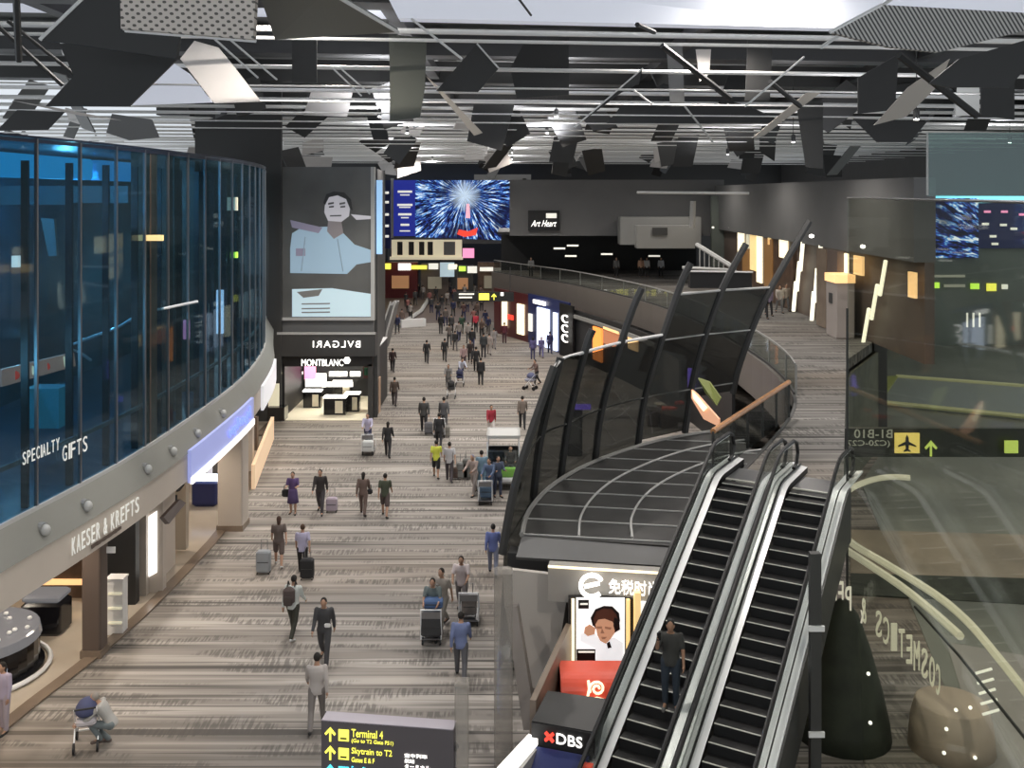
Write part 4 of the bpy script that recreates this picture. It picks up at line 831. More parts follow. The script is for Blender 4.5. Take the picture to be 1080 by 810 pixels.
for i in range(6):
    zt = [7.3, 7.2, 7.1, 7.1, 8.6, 8.6][i]; zb = [3.1, 3.2, 3.3, 3.35, 3.5, 4.7][i]; A = [rib_at(ribs[i], zb+(zt-zb)*k/5) for k in range(6)]; B = [rib_at(ribs[i+1], zb+(zt-zb)*k/5) for k in range(6)]
    A[0].z = B[0].z = zb; MB().sweep(A, B).build('glass', 'glass_smoke', rw)
hr = [rib_at(ribs[i], 7.2) for i in range(5)]; MB().tube(curve_pts(hr, 4), .05, 6).build('hand_rail', 'white', rw)
hr = [rib_at(ribs[i], 8.6) for i in (4, 5, 6)]; MB().tube(curve_pts(hr, 4), .045, 6).build('hand_rail', 'palegrey', rw)
hr = [rib_at(ribs[i], 5.0) for i in range(7)]; MB().tube(curve_pts(hr, 4), .03, 6).build('cross_bar', 'midgrey', rw)
hr = [rib_at(ribs[i], 7.0) for i in (4, 5, 6)]; MB().tube(curve_pts(hr, 4), .03, 6).build('cross_bar', 'palegrey', rw)
# outer low glass skirt down to the hall floor
MB().sweep([(-.35, 25.1, .1), (.5, 29.3, .1), (2.6, 33.4, .1), (6.2, 36.8, .1)], [(-.2, 25.2, 3.2), (.62, 29.3, 3.2), (2.75, 33.2, 3.2), (6.3, 36.6, 3.2)]).build('lower_glass', 'glass_smoke', rw)
# shop below
sh = thing('kiosk_shop', 'shop below the canopy with a lit white sign', 'shop', (2, 23.5, 0))
def rot(px, py, D): return W(px, py, D)
A = W(578, 597, 23.5); B = W(697, 604, 23.05); C_ = W(697, 642, 23.05); E_ = W(578, 634, 23.5)
MB().prism([A, B, C_, E_], (.05, .35, 0)).build('sign_fascia', mat('sign_fascia', (.36, .34, .31), .45), sh); MB().tube([A+Vector((0, -.03, 0)), B+Vector((0, -.03, 0))], .03, 6).build('top_light', 'glow_cream', sh)
cpt = W(624, 617, 23.2); mb = MB(); ring = [(cpt.x+.26*math.cos(t*PI/12), 23.15, cpt.z+.25*math.sin(t*PI/12)) for t in range(1, 22)]
mb.tube(ring[1:] , .055, 6); mb.tube([(cpt.x-.18, 23.15, cpt.z-.02), (cpt.x+.18, 23.15, cpt.z+.06)], .05, 6); 
mb.build('e_emblem', 'glow_white', sh)
mb = MB(); text_fit(mb, '免税时尚', tuple(W(642, 626, 23.1)), (.98, -.17, 0), (0, 0, 1), 1.15, .34, False, .02); mb.build('lettering', 'glow_white', sh)
MB().box((2.2, 27, 1.2), (4.5, .2, 2.4)).build('back_wall', 'brown_grey', sh); MB().box((4.2, 24.8, 1.3), (.2, 4, 2.6)).build('side_wall', 'charcoal', sh)
wl = MB().prism([W(530, 600, 24.2), W(582, 606, 24.2), W(597, 636, 24.2), W(592, 668, 24.2), W(566, 726, 24.2), W(550, 724, 24.2), W(541, 660, 24.2), W(532, 640, 24.2)], (0, .15, 0)); wl.build('corner_panel', mat('corner_panel', (.52, .48, .44), .5), sh)
# man poster light box
pz = thing('poster_light_box', 'lit white poster of a man in headphones below the shop sign', 'poster', W(633, 706, 23))
DP = 22.95
panel(600, 632, 668, 716, DP+.1, 'black', 'frame', '', '', pz, .25); panel(603, 633, 606, 712, DP, 'glow_cream', 'edge_light', '', '', pz, .1); panel(661, 633, 664.5, 712, DP, 'glow_gold', 'edge_light', '', '', pz, .1)
panel(608, 632, 659, 712, DP, mat('poster_white', (.8, .8, .8), .5, em=.85, ec=(1, .99, .97)), 'paper', '', '', pz, .1)
SK = mat('poster_skin', (.5, .25, .14), .5, em=.4, ec=(.85, .45, .28)); SK2 = mat('poster_skin_dark', (.3, .14, .08), .5, em=.3, ec=(.5, .24, .14)); HR = mat('poster_hair', (.08, .03, .02), .5, em=.08, ec=(.3, .1, .05))
pic([(626, 660), (624, 651), (627, 645), (634, 641), (643, 641), (651, 645), (654, 654), (652, 664), (648, 668), (640, 672), (632, 668)], DP-.02, HR, pz, 'hair_picture')
pic([(628, 659), (631, 654), (638, 653), (646, 656), (649, 661), (648, 668), (644, 674), (639, 679), (633, 676), (630, 670)], DP-.04, SK, pz, 'face_picture')
pic([(629, 661), (635, 661), (635, 663), (630, 663)], DP-.06, SK2, pz, 'brow_picture'); pic([(638, 661), (645, 662), (644, 664), (638, 663)], DP-.06, SK2, pz, 'brow_picture'); pic([(634, 672), (640, 672), (638, 674), (635, 674)], DP-.06, SK2, pz, 'mouth_picture'); pic([(635, 663), (637.5, 668), (633.5, 668)], DP-.06, SK2, pz, 'nose_picture')
pic([(648, 652), (653, 654), (654, 664), (649, 667), (647, 660)], DP-.06, 'black', pz, 'headphone_picture'); pic([(625, 660), (623, 652), (628, 643), (637, 639.5), (646, 640), (653, 647), (654, 655), (652, 655), (650, 648), (645, 642.5), (637, 641.5), (629, 645), (626, 653), (627, 660)], DP-.07, 'black', pz, 'headband_picture')
pic([(617, 662), (622, 659), (628, 663), (627, 669), (620, 671), (616, 668)], DP-.04, SK, pz, 'hand_picture')
pic([(612, 668), (628, 668), (634, 677), (648, 672), (657, 678), (657, 704), (630, 706), (628, 684), (612, 676)], DP-.01, mat('poster_shirt', (.6, .6, .6), .5, em=.72, ec=(.93, .95, .97)), pz, 'shirt_picture'); pic([(640, 679), (643, 677), (645, 683), (641, 684)], DP-.06, 'dark', pz, 'collar_picture')
for r in ((610, 633, 621, 642), (608, 685, 628, 704)): panel(*r, DP-.03, 'black', 'black_box_picture', '', '', pz, .02)
panel(610, 687, 627, 688.5, DP-.05, 'glow_letter', 'text_line', '', '', pz, .02); panel(612, 636.5, 620, 638, DP-.05, 'glow_letter', 'text_line', '', '', pz, .02); panel(609, 702, 618, 706, DP-.05, 'glow_red', 'red_label', '', '', pz, .02)
mb = MB(); text_fit(mb, 'XPRON', tuple(W(632, 709, DP-.05)), (1, 0, 0), (0, 0, 1), .5, .1, False, .01); mb.build('lettering', 'wood_dark', pz)
tag(MB().box(tuple(W(672, 665, 22.9)), (.14, .2, 1.8)).build('gold_post', 'glow_gold'), 'slim golden lit post right of the man poster', 'post')
pw2 = panel(675, 636, 690, 672, 23.0, 'poster_white', 'white_poster_edge', 'edge of a second white poster beside the escalator', 'poster')
MBp = MB().prism([(1.25, 23.1, 0), (.35, 19.6, 0), (.35, 19.6, 2.15), (1.25, 23.1, 2.15)], (.12, -.03, 0))
tag(MBp.build('brown_partition', mat('partition', (.20, .155, .12), .45)), 'brown partition wall left of the kiosks', 'partition')
tag(MB().prism([W(533, 640, 22.6), W(545, 640, 22.6), W(566, 770, 20.5), W(552, 770, 20.5)], (.05, .2, 0)).build('slanting_post', 'brown_grey'), 'brown grey slanting post below the corner of the glass wall', 'post')
cl = thing('pale_column_reflection', 'pale grey upright reflection left of the kiosks, built as a column', 'column', W(532, 760, 22)); q = W(531, 760, 20.5)
MB().rbox((q.x, q.y, 2.2), (.38, .38, 4.4), .05).build('shaft', 'reflection_glass', cl); MB().box((q.x, q.y, .08), (.45, .45, .16)).build('base', 'midgrey', cl)  # glassy shaft models a pale upright reflection
# kiosks
rk = thing('red_kiosk', 'red rounded kiosk top with cream ornament above the black kiosk', 'kiosk', W(620, 740, 21))
top = [(593, 722), (600, 710), (612, 703), (640, 706), (662, 712), (668, 730), (640, 741), (595, 733)]
P = [W(a, c, 21.4-(c-703)*.012) for a, c in top]; P = [Vector((p.x, p.y, 2.25+.1*math.sin(i))) for i, p in enumerate(P)]
cx_ = W(630, 712, 21.2).x; rk_c = (cx_, 21.3)
MB().rbox((cx_, 21.5, .75), (1.5, .9, 1.5), .2).build('body', 'red', rk)
mb = MB(); prof = []
ns_ = 9
for k in range(ns_+1):
    t = k/ns_*PI/2; prof.append((21.02+.5*(1-math.cos(t)), 1.32+.5*math.sin(t)))
vs = []; 
for (yy, zz) in prof: vs += [(cx_-.78, yy, zz), (cx_+.8, yy, zz)]
vs += [(cx_-.78, 21.95, 1.82), (cx_+.8, 21.95, 1.82), (cx_-.78, 21.95, 1.3), (cx_+.8, 21.95, 1.3)]
nn_ = len(vs)//2; fs = [(2*i, 2*i+1, 2*i+3, 2*i+2) for i in range(nn_-1)]+[(2*nn_-2, 2*nn_-1, 1, 0), tuple(range(0, 2*nn_, 2))[::-1], tuple(range(1, 2*nn_, 2))]
mb.raw(vs, fs); mb.build('rounded_hood', 'red', rk)
def spiral(cx, cz, y, s, m, nm, parent):
    mb = MB(); mb.tube([(cx+s*(.25+.75*k/18)*math.cos(k*.55), y, cz+s*(.25+.75*k/18)*math.sin(k*.55)) for k in range(19)], .028, 5); mb.tube([(cx-s*1.1, y, cz+s), (cx-s*1.0, y, cz), (cx-s*1.2, y, cz-s)], .03, 5); mb.tube([(cx-s*.8, y, cz-s*1.3), (cx, y, cz-s*1.15), (cx+s*.9, y, cz-s*1.4)], .03, 5); mb.build(nm, m, parent)
spiral(cx_-.02, 1.68, 20.98, .17, 'glow_cream', 'ornament', rk); spiral(cx_+.55, 1.66, 20.98, .15, 'glow_cream', 'ornament', rk)
dk = thing('black_bank_kiosk', 'black topped kiosk with white DBS letters', 'kiosk', W(600, 770, 19.6))
T = [W(577, 727, 20.3), W(644, 741, 19.9), W(622, 775, 18.7), W(560, 754, 19.2)]; T = [Vector((p.x, p.y, 2.08)) for p in T]
T = [Vector((.72, 20.1, 2.08)), Vector((1.95, 19.75, 2.08)), Vector((1.55, 18.55, 2.08)), Vector((.38, 18.95, 2.08))]
MB().prism(T, (0, 0, -.5)).build('hood', 'dark', dk)
fr = [T[3], T[2]]; dd = (T[2]-T[3]); un = dd.normalized(); nf = Vector((un.y, -un.x, 0))
MB().prism([T[3]+nf*.03+Vector((0, 0, -.02)), T[2]+nf*.03+Vector((0, 0, -.02)), T[2]+nf*.03+Vector((0, 0, -.42)), T[3]+nf*.03+Vector((0, 0, -.42))], -nf*.03).build('front_band', 'black', dk)
mb = MB(); text_fit(mb, 'DBS', tuple(T[3]+un*.50+nf*.05+Vector((0, 0, -.32))), un, (0, 0, 1), .5, .2, False, .01); mb.build('lettering', 'glow_white', dk)
e0 = T[3]+un*.36+nf*.05+Vector((0, 0, -.22)); mb = MB()
for a in range(4): 
    t = PI/4+a*PI/2; u2 = Vector((un.x*math.cos(t), un.y*math.cos(t), math.sin(t))); mb.tube([e0+u2*.02, e0+u2*.11], .035, 5)
mb.build('red_emblem', 'glow_red', dk)
lo = [p+Vector((0, 0, -.5)) for p in T]; MB().prism([p.lerp(sum(lo, Vector())/4, .12) for p in lo], (0, 0, -1.58)).build('cabinet', 'black', dk)
MB().prism([T[3]+un*.02+nf*.03+Vector((0, 0, -.45)), T[2]-un*.1+nf*.03+Vector((0, 0, -.45)), T[2]-un*.35+nf*.75+Vector((0, 0, -1.0)), T[3]-un*.12+nf*.75+Vector((0, 0, -1.0))], (0, 0, -.3)).build('navy_shelf', 'navy', dk)
MB().box((1.32, 17.9, .55), (.9, .2, 1.1), -.3).build('lower_screen', 'navy', dk)
tag(MB().box((1.36, 18.15, .95), (.22, .16, 1.5), -.3).build('red_post', 'red'), 'bright red post right of the navy shelf', 'post')
wk = thing('white_light_kiosk', 'small kiosk with bright white top edge and blue lit face at bottom', 'kiosk', W(545, 800, 18))
MB().prism([Vector((-.28, 17.9, 1.78)), Vector((-.08, 17.75, 1.78)), Vector((.5, 18.9, 1.78)), Vector((.32, 19.05, 1.78))], (0, 0, -.12)).build('lit_top', 'glow_white', wk); MB().prism([Vector((-.28, 17.9, 1.6)), Vector((-.02, 17.75, 1.6)), Vector((.5, 18.9, 1.6)), Vector((.32, 19.05, 1.6))], (0, 0, -1.6)).build('body', 'midgrey', wk); MB().box((-.24, 17.8, .95), (.22, .06, 1.4), -.6).build('blue_face', 'glow_blue', wk)
MB().box((-.33, 17.84, .95), (.06, .06, 1.4), -.6).build('cyan_face', 'glow_cyan', wk)
# ================================================================ ESCALATORS
PH = math.radians(30.2); UD = Vector((-math.sin(PH), -math.cos(PH), 0)); SD = Vector((math.cos(PH), -math.sin(PH), 0)); TANS = math.tan(math.radians(30))
def escalator(top, label, right):
    top = Vector((top[0], top[1], 5.1)); t = thing('escalator', label, 'escalator', top)
    def prof(u): return 0 if u < 0 else (u*u*TANS/1.2 if u < .6 else (u-.3)*TANS)
    zl = 5.1; UL = zl/TANS+.3
    def E(u, s, h): return top+UD*u+SD*s+Vector((0, 0, -prof(u)+h)) if u < UL else top+UD*u+SD*s+Vector((0, 0, -5.1+h))
    nst = 27
    for i in range(nst):
        u0 = i*.335+.02; z = -prof(u0); c = top+UD*(u0+.17)+Vector((0, 0, z-.1))
        if c.z-.1 < .02: break
        o = MB().box(tuple(c), (.92, .335, .2), -PH).build('step', mat('step_black', (.006, .006, .007), .55), t)
        e = top+UD*(u0+.325)+Vector((0, 0, z+.004)); MB().box(tuple(e), (.90, .026, .014), -PH).build('nosing', mat('nosing', (.55, .55, .5), .5), o)
    us = [-1.6, -.8, 0]+[.2*k for k in range(1, 4)]+[.6+.5*k for k in range(0, 18)]; us = [u for u in us if u <= UL]
    for s, dw in ((-.5, -.34), (.5, .34)):
        s2 = s+dw
        MB().sweep([E(u, s, .14) for u in us], [E(u, s2, .20) for u in us]).build('steel_deck', 'steel', t)
        MB().sweep([E(u, s, -.25) for u in us], [E(u, s, .14) for u in us]).build('skirt', 'black', t)
        MB().tube([E(u, s+dw*.5, .2) for u in us], .025, 6).build('glass_channel', 'dark', t)
        MB().sweep([E(u, s+dw*.5, .2) for u in us if u > -1.2], [E(u, s+dw*.5, .86) for u in us if u > -1.2]).build('glass_panel', 'glass_balustrade', t)
        hp = [E(-.9, s+dw*.5, .25), E(-1.15, s+dw*.5, .3), E(-1.3, s+dw*.5, .55), E(-1.2, s+dw*.5, .82), E(-.9, s+dw*.5, .93)]+[E(u, s+dw*.5, .93) for u in us if u > -.8]
        MB().tube(hp, .045, 8).build('handrail', 'black', t); MB().tube([p-Vector((0, 0, .05)) for p in hp[4:]], .02, 6).build('rail_track', 'steel', t)
    MB().box(tuple(top+UD*-.55+Vector((0, 0, .01))), (.95, 1.1, .03), -PH).build('landing_plate', 'steel_dark', t); MB().box(tuple(top+UD*-.02+Vector((0, 0, .02))), (.92, .07, .03), -PH).build('comb', mat('comb', (.6, .6, .55), .4), t)
    for s in ((.88,) if right else (-.88,)):
        mb = MB(); U = [u for u in us if u >= 0]; vs = []
        mb.sweep([E(u, s, -1.0) if E(u, s, -1.0).z > .05 else Vector((E(u, s, 0).x, E(u, s, 0).y, .05)) for u in U], [E(u, s, .22) for u in U]); mb.build('side_cladding', 'black' if not right else 'charcoal', t)
    return t, E
escL, EL = escalator((5.65, 24.2), 'left escalator of the pair, with a reflected figure on it', False)
escR, ER = escalator((7.06, 23.4), 'right escalator of the pair, empty', True)
bp2 = thing('escalator_side_post', 'tall grey metal post strip at the right of the escalators', 'post', (6.0, 19.5, 0))
MB().box((5.75, 18.9, 2.65), (.2, .16, 5.3)).build('post', 'charcoal', bp2); MB().box((5.75, 18.8, 3.9), (.3, .05, .1)).build('clamp', 'steel', bp2); MB().box((5.75, 18.8, 1.9), (.3, .05, .1)).build('clamp', 'steel', bp2)
# ================================================================ DIRECTION SIGN, BOTTOM
sg = thing('direction_sign', 'dark overhead sign with yellow Terminal 4 and Skytrain lines at the bottom', 'sign', W(408, 800, 13.9))
A = W(339, 761, 14.0); B = W(478, 768, 13.75); ux = (B-A); wl_ = Vector((ux.x, ux.y, 0)).length; ux = Vector((ux.x, ux.y, 0)).normalized(); nrm = Vector((ux.y, -ux.x, 0)); A.z = B.z = 4.7
h_ = 1.15; Bq = A+ux*wl_
MB().prism([A, Bq, Bq-Vector((0, 0, h_)), A-Vector((0, 0, h_))], -nrm*.22).build('housing', mat('sign_face', (.055, .05, .055), .35, em=.03, ec=(.5, .45, .5)), sg)
MB().prism([A+Vector((0, 0, .01)), Bq+Vector((0, 0, .01)), Bq-nrm*.24+Vector((0, 0, .01)), A-nrm*.24+Vector((0, 0, .01))], (0, 0, -.02)).build('top_cover', mat('sign_top', (.36, .33, .38), .4), sg)
def on_sign(u, v): return A+ux*u+Vector((0, 0, -v))+nrm*.012
rows = [('Terminal 4', '(Go to T2 Gate F51)', 'glow_yellow', .10), ('Skytrain to T2', 'Gates E & F', 'glow_yellow', .36), ('Free Singapore', '', 'glow_cyan', .62)]
for k, (t1, t2, m, v) in enumerate(rows):
    arrow(MB(), on_sign(.13, v+.08), .1, ux=ux, th=.01).build('arrow', m, sg)
    MB().prism([on_sign(.25, v), on_sign(.40, v), on_sign(.40, v+.16), on_sign(.25, v+.16)], -nrm*.01).build('pictogram', m, sg)
    MB().prism([on_sign(.28, v+.11)+nrm*.01, on_sign(.37, v+.11)+nrm*.01, on_sign(.37, v+.13)+nrm*.01, on_sign(.28, v+.13)+nrm*.01], -nrm*.01).build('pictogram_detail', 'dark', sg)
    mb = MB(); text_fit(mb, t1, tuple(on_sign(.44, v+.09)), ux, (0, 0, 1), .45 if k != 1 else .58, .11, False, .004); mb.build('lettering', m, sg)
    if t2: mb = MB(); text_fit(mb, t2, tuple(on_sign(.44, v+.18)), ux, (0, 0, 1), .6 if k == 0 else .33, .065, False, .004); mb.build('small_lettering', m, sg)
for k, (s_, wd) in enumerate((('空中列车', .32), ('航站', .14), ('ターミナル', .36))):
    mb = MB(); text_fit(mb, s_, tuple(on_sign(1.2, .42+k*.075)), ux, (0, 0, 1), wd, .055, False, .004); mb.build('white_lettering', 'glow_white', sg)
sp_ = thing('grey_post_reflection', 'slim pale grey reflection right of the overhead sign, built as a post', 'post', W(487, 800, 13.9)); q = W(487, 722, 13.9)
MB().rbox((q.x, q.y, q.z/2), (.19, .19, q.z), .03).build('shaft', 'reflection_glass', sp_); MB().box((q.x, q.y, q.z+.03), (.2, .2, .05)).build('cap', 'reflection_glass', sp_)  # glassy post models a pale reflection beside the sign
MB().tube([tuple(on_sign(wl_, .3)-nrm*.1), (q.x-.08, q.y, on_sign(0, .3).z)], .05, 6).build('arm', 'charcoal', sp_)
# ================================================================ REFLECTIONS BUILT AS OBJECTS BEHIND THE RIGHT GLASS
mat('rh_floor', (.19, .195, .165), .5, noise=.15, nscale=.3); mat('rh_brown', (.30, .245, .18), .5, noise=.2, nscale=.5); mat('rh_wall', (.15, .17, .15), .5, noise=.2, nscale=.2)
struct('floor_right', MB().prism([(8.2, 14, .03), (31, 14, .03), (50, 80, .03), (17.5, 80, .03), (17.5, 47, .03), (14.6, 41.6, .03)], (0, 0, -.1)), 'rh_floor')
struct('trim_4', MB().prism([G(897, 606)+Vector((0, 0, .05)), G(1100, 612)+Vector((0, 0, .05)), G(1100, 566)+Vector((0, 0, .05)), G(897, 560)+Vector((0, 0, .05))], (0, 0, -.06)), 'rh_brown')
struct('trim_5', MB().prism([G(897, 628)+Vector((0, 0, .05)), G(1100, 640)+Vector((0, 0, .05)), G(1100, 612)+Vector((0, 0, .05)), G(897, 606)+Vector((0, 0, .05))], (0, 0, -.06)), 'olive_dark')
struct('trim_6', MB().prism([(11.7, 26.8, .05), (20, 23, .05), (16, 19, .05), (9.5, 19.5, .05)], (0, 0, -.06)), mat('rh_grey', (.34, .32, .29), .5))
struct('wall_right_back', MB().box((33, 80, 6), (34, .4, 12)), 'rh_wall')
struct('window_20', MB().box((38, 79.6, 11.65), (26, .1, .75)), 'glow_skycyan')  # glowing strip models a reflected band of sky
vm = thing('mirrored_video_screen', 'blue streaked video screen reflection built behind the right glass', 'screen', W(1005, 272, 79.4)); panel(978, 209, 1032, 272, 79.4, 'starburst_screen', 'picture', '', '', vm, .3)
sv = [c for c in vm.children][0]; offv = Vector((W(1120, 220, 79).x, 79, W(1120, 330, 79).z))
for v in sv.data.vertices: v.co = v.co+vm.location-offv
sv.location = offv-vm.location
vn = thing('mirrored_list_screen', 'dark navy list screen reflection built behind the right glass', 'screen', W(1060, 260, 79.4)); panel(1032, 214, 1100, 262, 79.5, 'navy', 'face', '', '', vn, .3)
for (x, y) in ((1038, 222), (1056, 222), (1036, 235), (1055, 236), (1044, 248), (1046, 256), (1066, 240), (1075, 225)): panel(x, y, x+7, y+2.5, 79.4, 'glow_letter' if y > 230 else 'glow_pink', 'text_line', '', '', vn, .05)
for k, (x0, y0, x1, y1, m) in enumerate(((985, 298, 991, 304, 'glow_green'), (1024, 299, 1033, 305, 'glow_green'), (1041, 299, 1051, 307, 'glow_yellow'), (1057, 300, 1063, 305, 'glow_letter'), (996, 300, 1018, 303, 'rh_dim'), (985, 290, 1018, 292.5, 'rh_dim'))):
    if m == 'rh_dim' and m not in M: mat('rh_dim', (.3, .3, .26), .5, em=.22, ec=(.8, .8, .6))
    panel(x0, y0, x1, y1, 79.65, m, 'reflected_sign', 'small reflected lit sign built far behind the right glass, %s' % ['yellow green at left', 'yellow green in the middle', 'square yellow one', 'white rightmost', 'dim long one', 'upper dim line'][k], 'sign')
for k, x in enumerate((1000, 1022, 1044)):
    tag(MB().tube([W(x*.3+720, 330+x*0, 60), W(x*.3+720, 345, 60)], .06, 5).build('reflected_spark', 'glow_letter'), 'tiny white upright reflected light built far behind the right glass', 'light', 'tiny reflected lights behind the right glass')
ob = thing('reflected_floor_island', 'long grey reflected floor island with pale yellow outline behind the right glass', 'floor island', G(1000, 425))
pts = [G(945, 401), G(1100, 413), G(1100, 446), G(914, 427)]; MB().prism([p+Vector((0, 0, .2)) for p in pts], (0, 0, -.2)).build('slab', mat('island', (.27, .29, .275), .4), ob)
OL = mat('outline_pale', (.5, .5, .3), .5, em=.12, ec=(.8, .8, .4)); MB().tube([p+Vector((0, 0, .25)) for p in (pts[1], pts[0])], .13, 5).build('outline', OL, ob); MB().tube([p+Vector((0, 0, .25)) for p in (pts[3], pts[2])], .13, 5).build('outline', OL, ob)
MB().prism([G(925, 402)+Vector((0, 0, .3)), G(947, 401)+Vector((0, 0, .3)), G(930, 427)+Vector((0, 0, .3)), G(912, 427)+Vector((0, 0, .3))], (0, 0, -.1)).build('yellow_corner', mat('yellow_olive', (.34, .36, .10), .5), ob)
bd = thing('mirrored_gate_sign', 'reflected dark hanging sign with mirrored gate numbers and a yellow plane pictogram', 'sign', W(950, 467, 30))
q = W(890, 456, 30); 
panel(888, 452, 1090, 482, 30.1, mat('rh_signboard', (.03, .034, .026), .4), 'board', '', '', bd, .2); panel(944, 457, 970, 478, 30, 'glow_amber2' if 'glow_amber2' in M else glow('glow_amber2', (.85, .65, .16), .7), 'pictogram', '', '', bd, .05)
cq = W(957, 468, 29.95); pl = [(0, .26), (.04, .18), (.05, .06), (.27, -.06), (.27, -.1), (.05, -.04), (.04, -.16), (.1, -.22), (.1, -.25), (0, -.22), (-.1, -.25), (-.1, -.22), (-.04, -.16), (-.05, -.04), (-.27, -.1), (-.27, -.06), (-.05, .06), (-.04, .18)]
MB().prism([(cq.x+a, 29.95, cq.z+c) for a, c in pl], (0, .03, 0)).build('plane_symbol', 'dark', bd); arrow(MB(), W(982, 473, 30), .24).build('arrow', 'glow_green2' if 'glow_green2' in M else glow('glow_green2', (.6, .75, .15), .6), bd)
mb = MB(); text_fit(mb, 'B1-B10', tuple(W(901, 462, 30)), (1, 0, 0), (0, 0, 1), 1.15, .26, True, .01); text_fit(mb, '(C20-C27', tuple(W(893, 472, 30)), (1, 0, 0), (0, 0, 1), 1.3, .22, True, .01); mb.build('lettering', 'rh_dim', bd)
panel(1060, 465, 1074, 478, 29.9, 'glow_green2', 'green_symbol', '', '', bd, .05)
for k, (pp, r, zz) in enumerate((([(960, 504), (940, 503), (920, 506), (900, 514), (889, 524), (884, 540), (886, 558), (900, 574), (930, 592), (985, 626), (1020, 655), (1050, 690), (1090, 740)], .085, 3.5), ([(884, 575), (905, 588), (950, 618), (985, 646), (1013, 671)], .085, 3.5))):  # glowing tubes model the left fascia edges reflected in the glass
    P = [G(a, c, zz) for a, c in pp]; tag(MB().tube(curve_pts(P, 3), r, 6).build('fascia_reflection_line', mat('reflected_cream', (.5, .47, .36), .5, em=.42, ec=(.85, .8, .6))), 'curving cream reflection of the lit fascia edge, %s' % ['long upper one', 'short lower one'][k], 'light')
tag(MB().tube([G(965, 640, 3.4), G(1010, 690, 3.4), G(1090, 790, 3.4)], .03, 5).build('reflected_dark_line', 'dark'), 'thin dark reflected line below the cream lines, built as a rod', 'rod')
mb = MB(); pa = G(880, 640, 3.2); txt = 'COSMETICS & PER'[::-1]
# reflected shop sign, built as mirrored letters stepping down to the right
pts = curve_pts([(878, 633), (905, 655), (935, 682), (965, 708), (992, 738)], 8); nL = len(txt)
LT = thing('mirrored_shop_letters', 'reflected cream COSMETICS lettering, mirrored, descending behind the right glass', 'sign', W(940, 690, 20)); mat('rh_letter', (.5, .47, .36), .5, em=.45, ec=(.85, .8, .62))
for i, chx in enumerate(txt):
    f = (i+.1)/nL*(len(pts)-1); f2 = (i+.85)/nL*(len(pts)-1)
    def at(f): k = int(f); k = min(k, len(pts)-2); return pts[k].lerp(pts[k+1], f-k)
    if chx == ' ': continue
    mb = MB(); a = at(f); c = at(f2); D = 22.7-5*i/nL; o = W(a.x, a.y, D); o2 = W(c.x, a.y, D); text_fit(mb, chx, tuple(o), (1, 0, 0), (0, 0, 1), max(.05, o2.x-o.x), (24+i*.6)*D/F, True, .02); mb.build('letter', 'rh_letter', LT)
cn = thing('dark_arm_reflection', 'tall dark olive reflection of an arm at the bottom, built as a draped form', 'reflection', G(905, 795)); g = G(908, 798)  # dark cone shapes an arm reflected in the glass
MB().lathe((g.x-.1, g.y+.9, 0), [(1.05, 0), (1.0, .4), (.85, 1.1), (.6, 2.0), (.35, 2.7), (.1, 3.0)], 20).build('dark_form', 'olive_dark', cn, True)
MB().ball((g.x, g.y-.45, 2.0), (.04, .04, .04)).build('bead', 'glow_white', cn); MB().ball((g.x-.05, g.y-.7, 1.1), (.04, .04, .04)).build('bead', 'glow_white', cn)
jc = thing('beige_reflection', 'beige reflection with bright small fittings at the bottom right, built as a counter', 'counter', G(1015, 800)); g = G(1012, 800)  # round body and glowing fittings shape a beige blob of reflection
MB().lathe((g.x, g.y+.4, 0), [(.9, 0), (.85, .6), (.75, 1.0), (.7, 1.02)], 24).build('body', mat('rh_beige', (.52, .42, .33), .5), jc, True)
for k in range(5): MB().tube([(g.x+.35+.02*k, g.y-.3+.12*k, 1.1+.16*k), (g.x+.7+.02*k, g.y-.3+.12*k, 1.2+.16*k)], .03, 5).build('bright_bar', 'glow_letter', jc)
for (a, c) in ((-.5, .9), (-.3, 1.3), (.0, 1.35), (.1, .3), (-.55, .4)): MB().ball((g.x+a, g.y-.5, c), (.04, .04, .04)).build('bright_dot', 'glow_white', jc)
struct('wall_under_upper', MB().ribbon([(12.9, 39), (14.35, 42.2), (17.3, 47.3), (17.3, 50)], 0, 4.6, -.1), 'olive')
# glass pane itself
gp = thing('side_glass_pane', 'large dark clear glass pane on the right side with faint reflections', 'glass pane', (7.75, 23, 0))
a = Vector((7.95, 23.6, 0)); c = Vector((3.9, 3.0, 0)); nvec = (c-a).normalized(); prp = Vector((-nvec.y, nvec.x, 0))
MB().prism([a, c, c+Vector((0, 0, 12.0)), a+Vector((0, 0, 12.0))], prp*.03).build('glass', 'glass_side', gp)
MB().tube([a+Vector((0, 0, 12.02)), c+Vector((0, 0, 12.02))], .02, 5).build('top_edge', 'steel_dark', gp); MB().tube([a, a+Vector((0, 0, 9.4))], .03, 5).build('end_edge', 'charcoal', gp)
gg = thing('green_reflection_pane', 'greenish ceiling reflection at the upper right, built as a glass panel with bright left edge', 'glass pane', W(1030, 206, 17)); panel(978, 140, 1110, 207, 17, 'glass_green', 'glass', '', '', gg, .03)  # tinted pane stands in for the ceiling reflected in the glass
q0 = W(978, 140, 16.95); q1 = W(978, 206, 16.95); MB().tube([q0, q1], .02, 5).build('edge_trim', 'palegrey', gg)
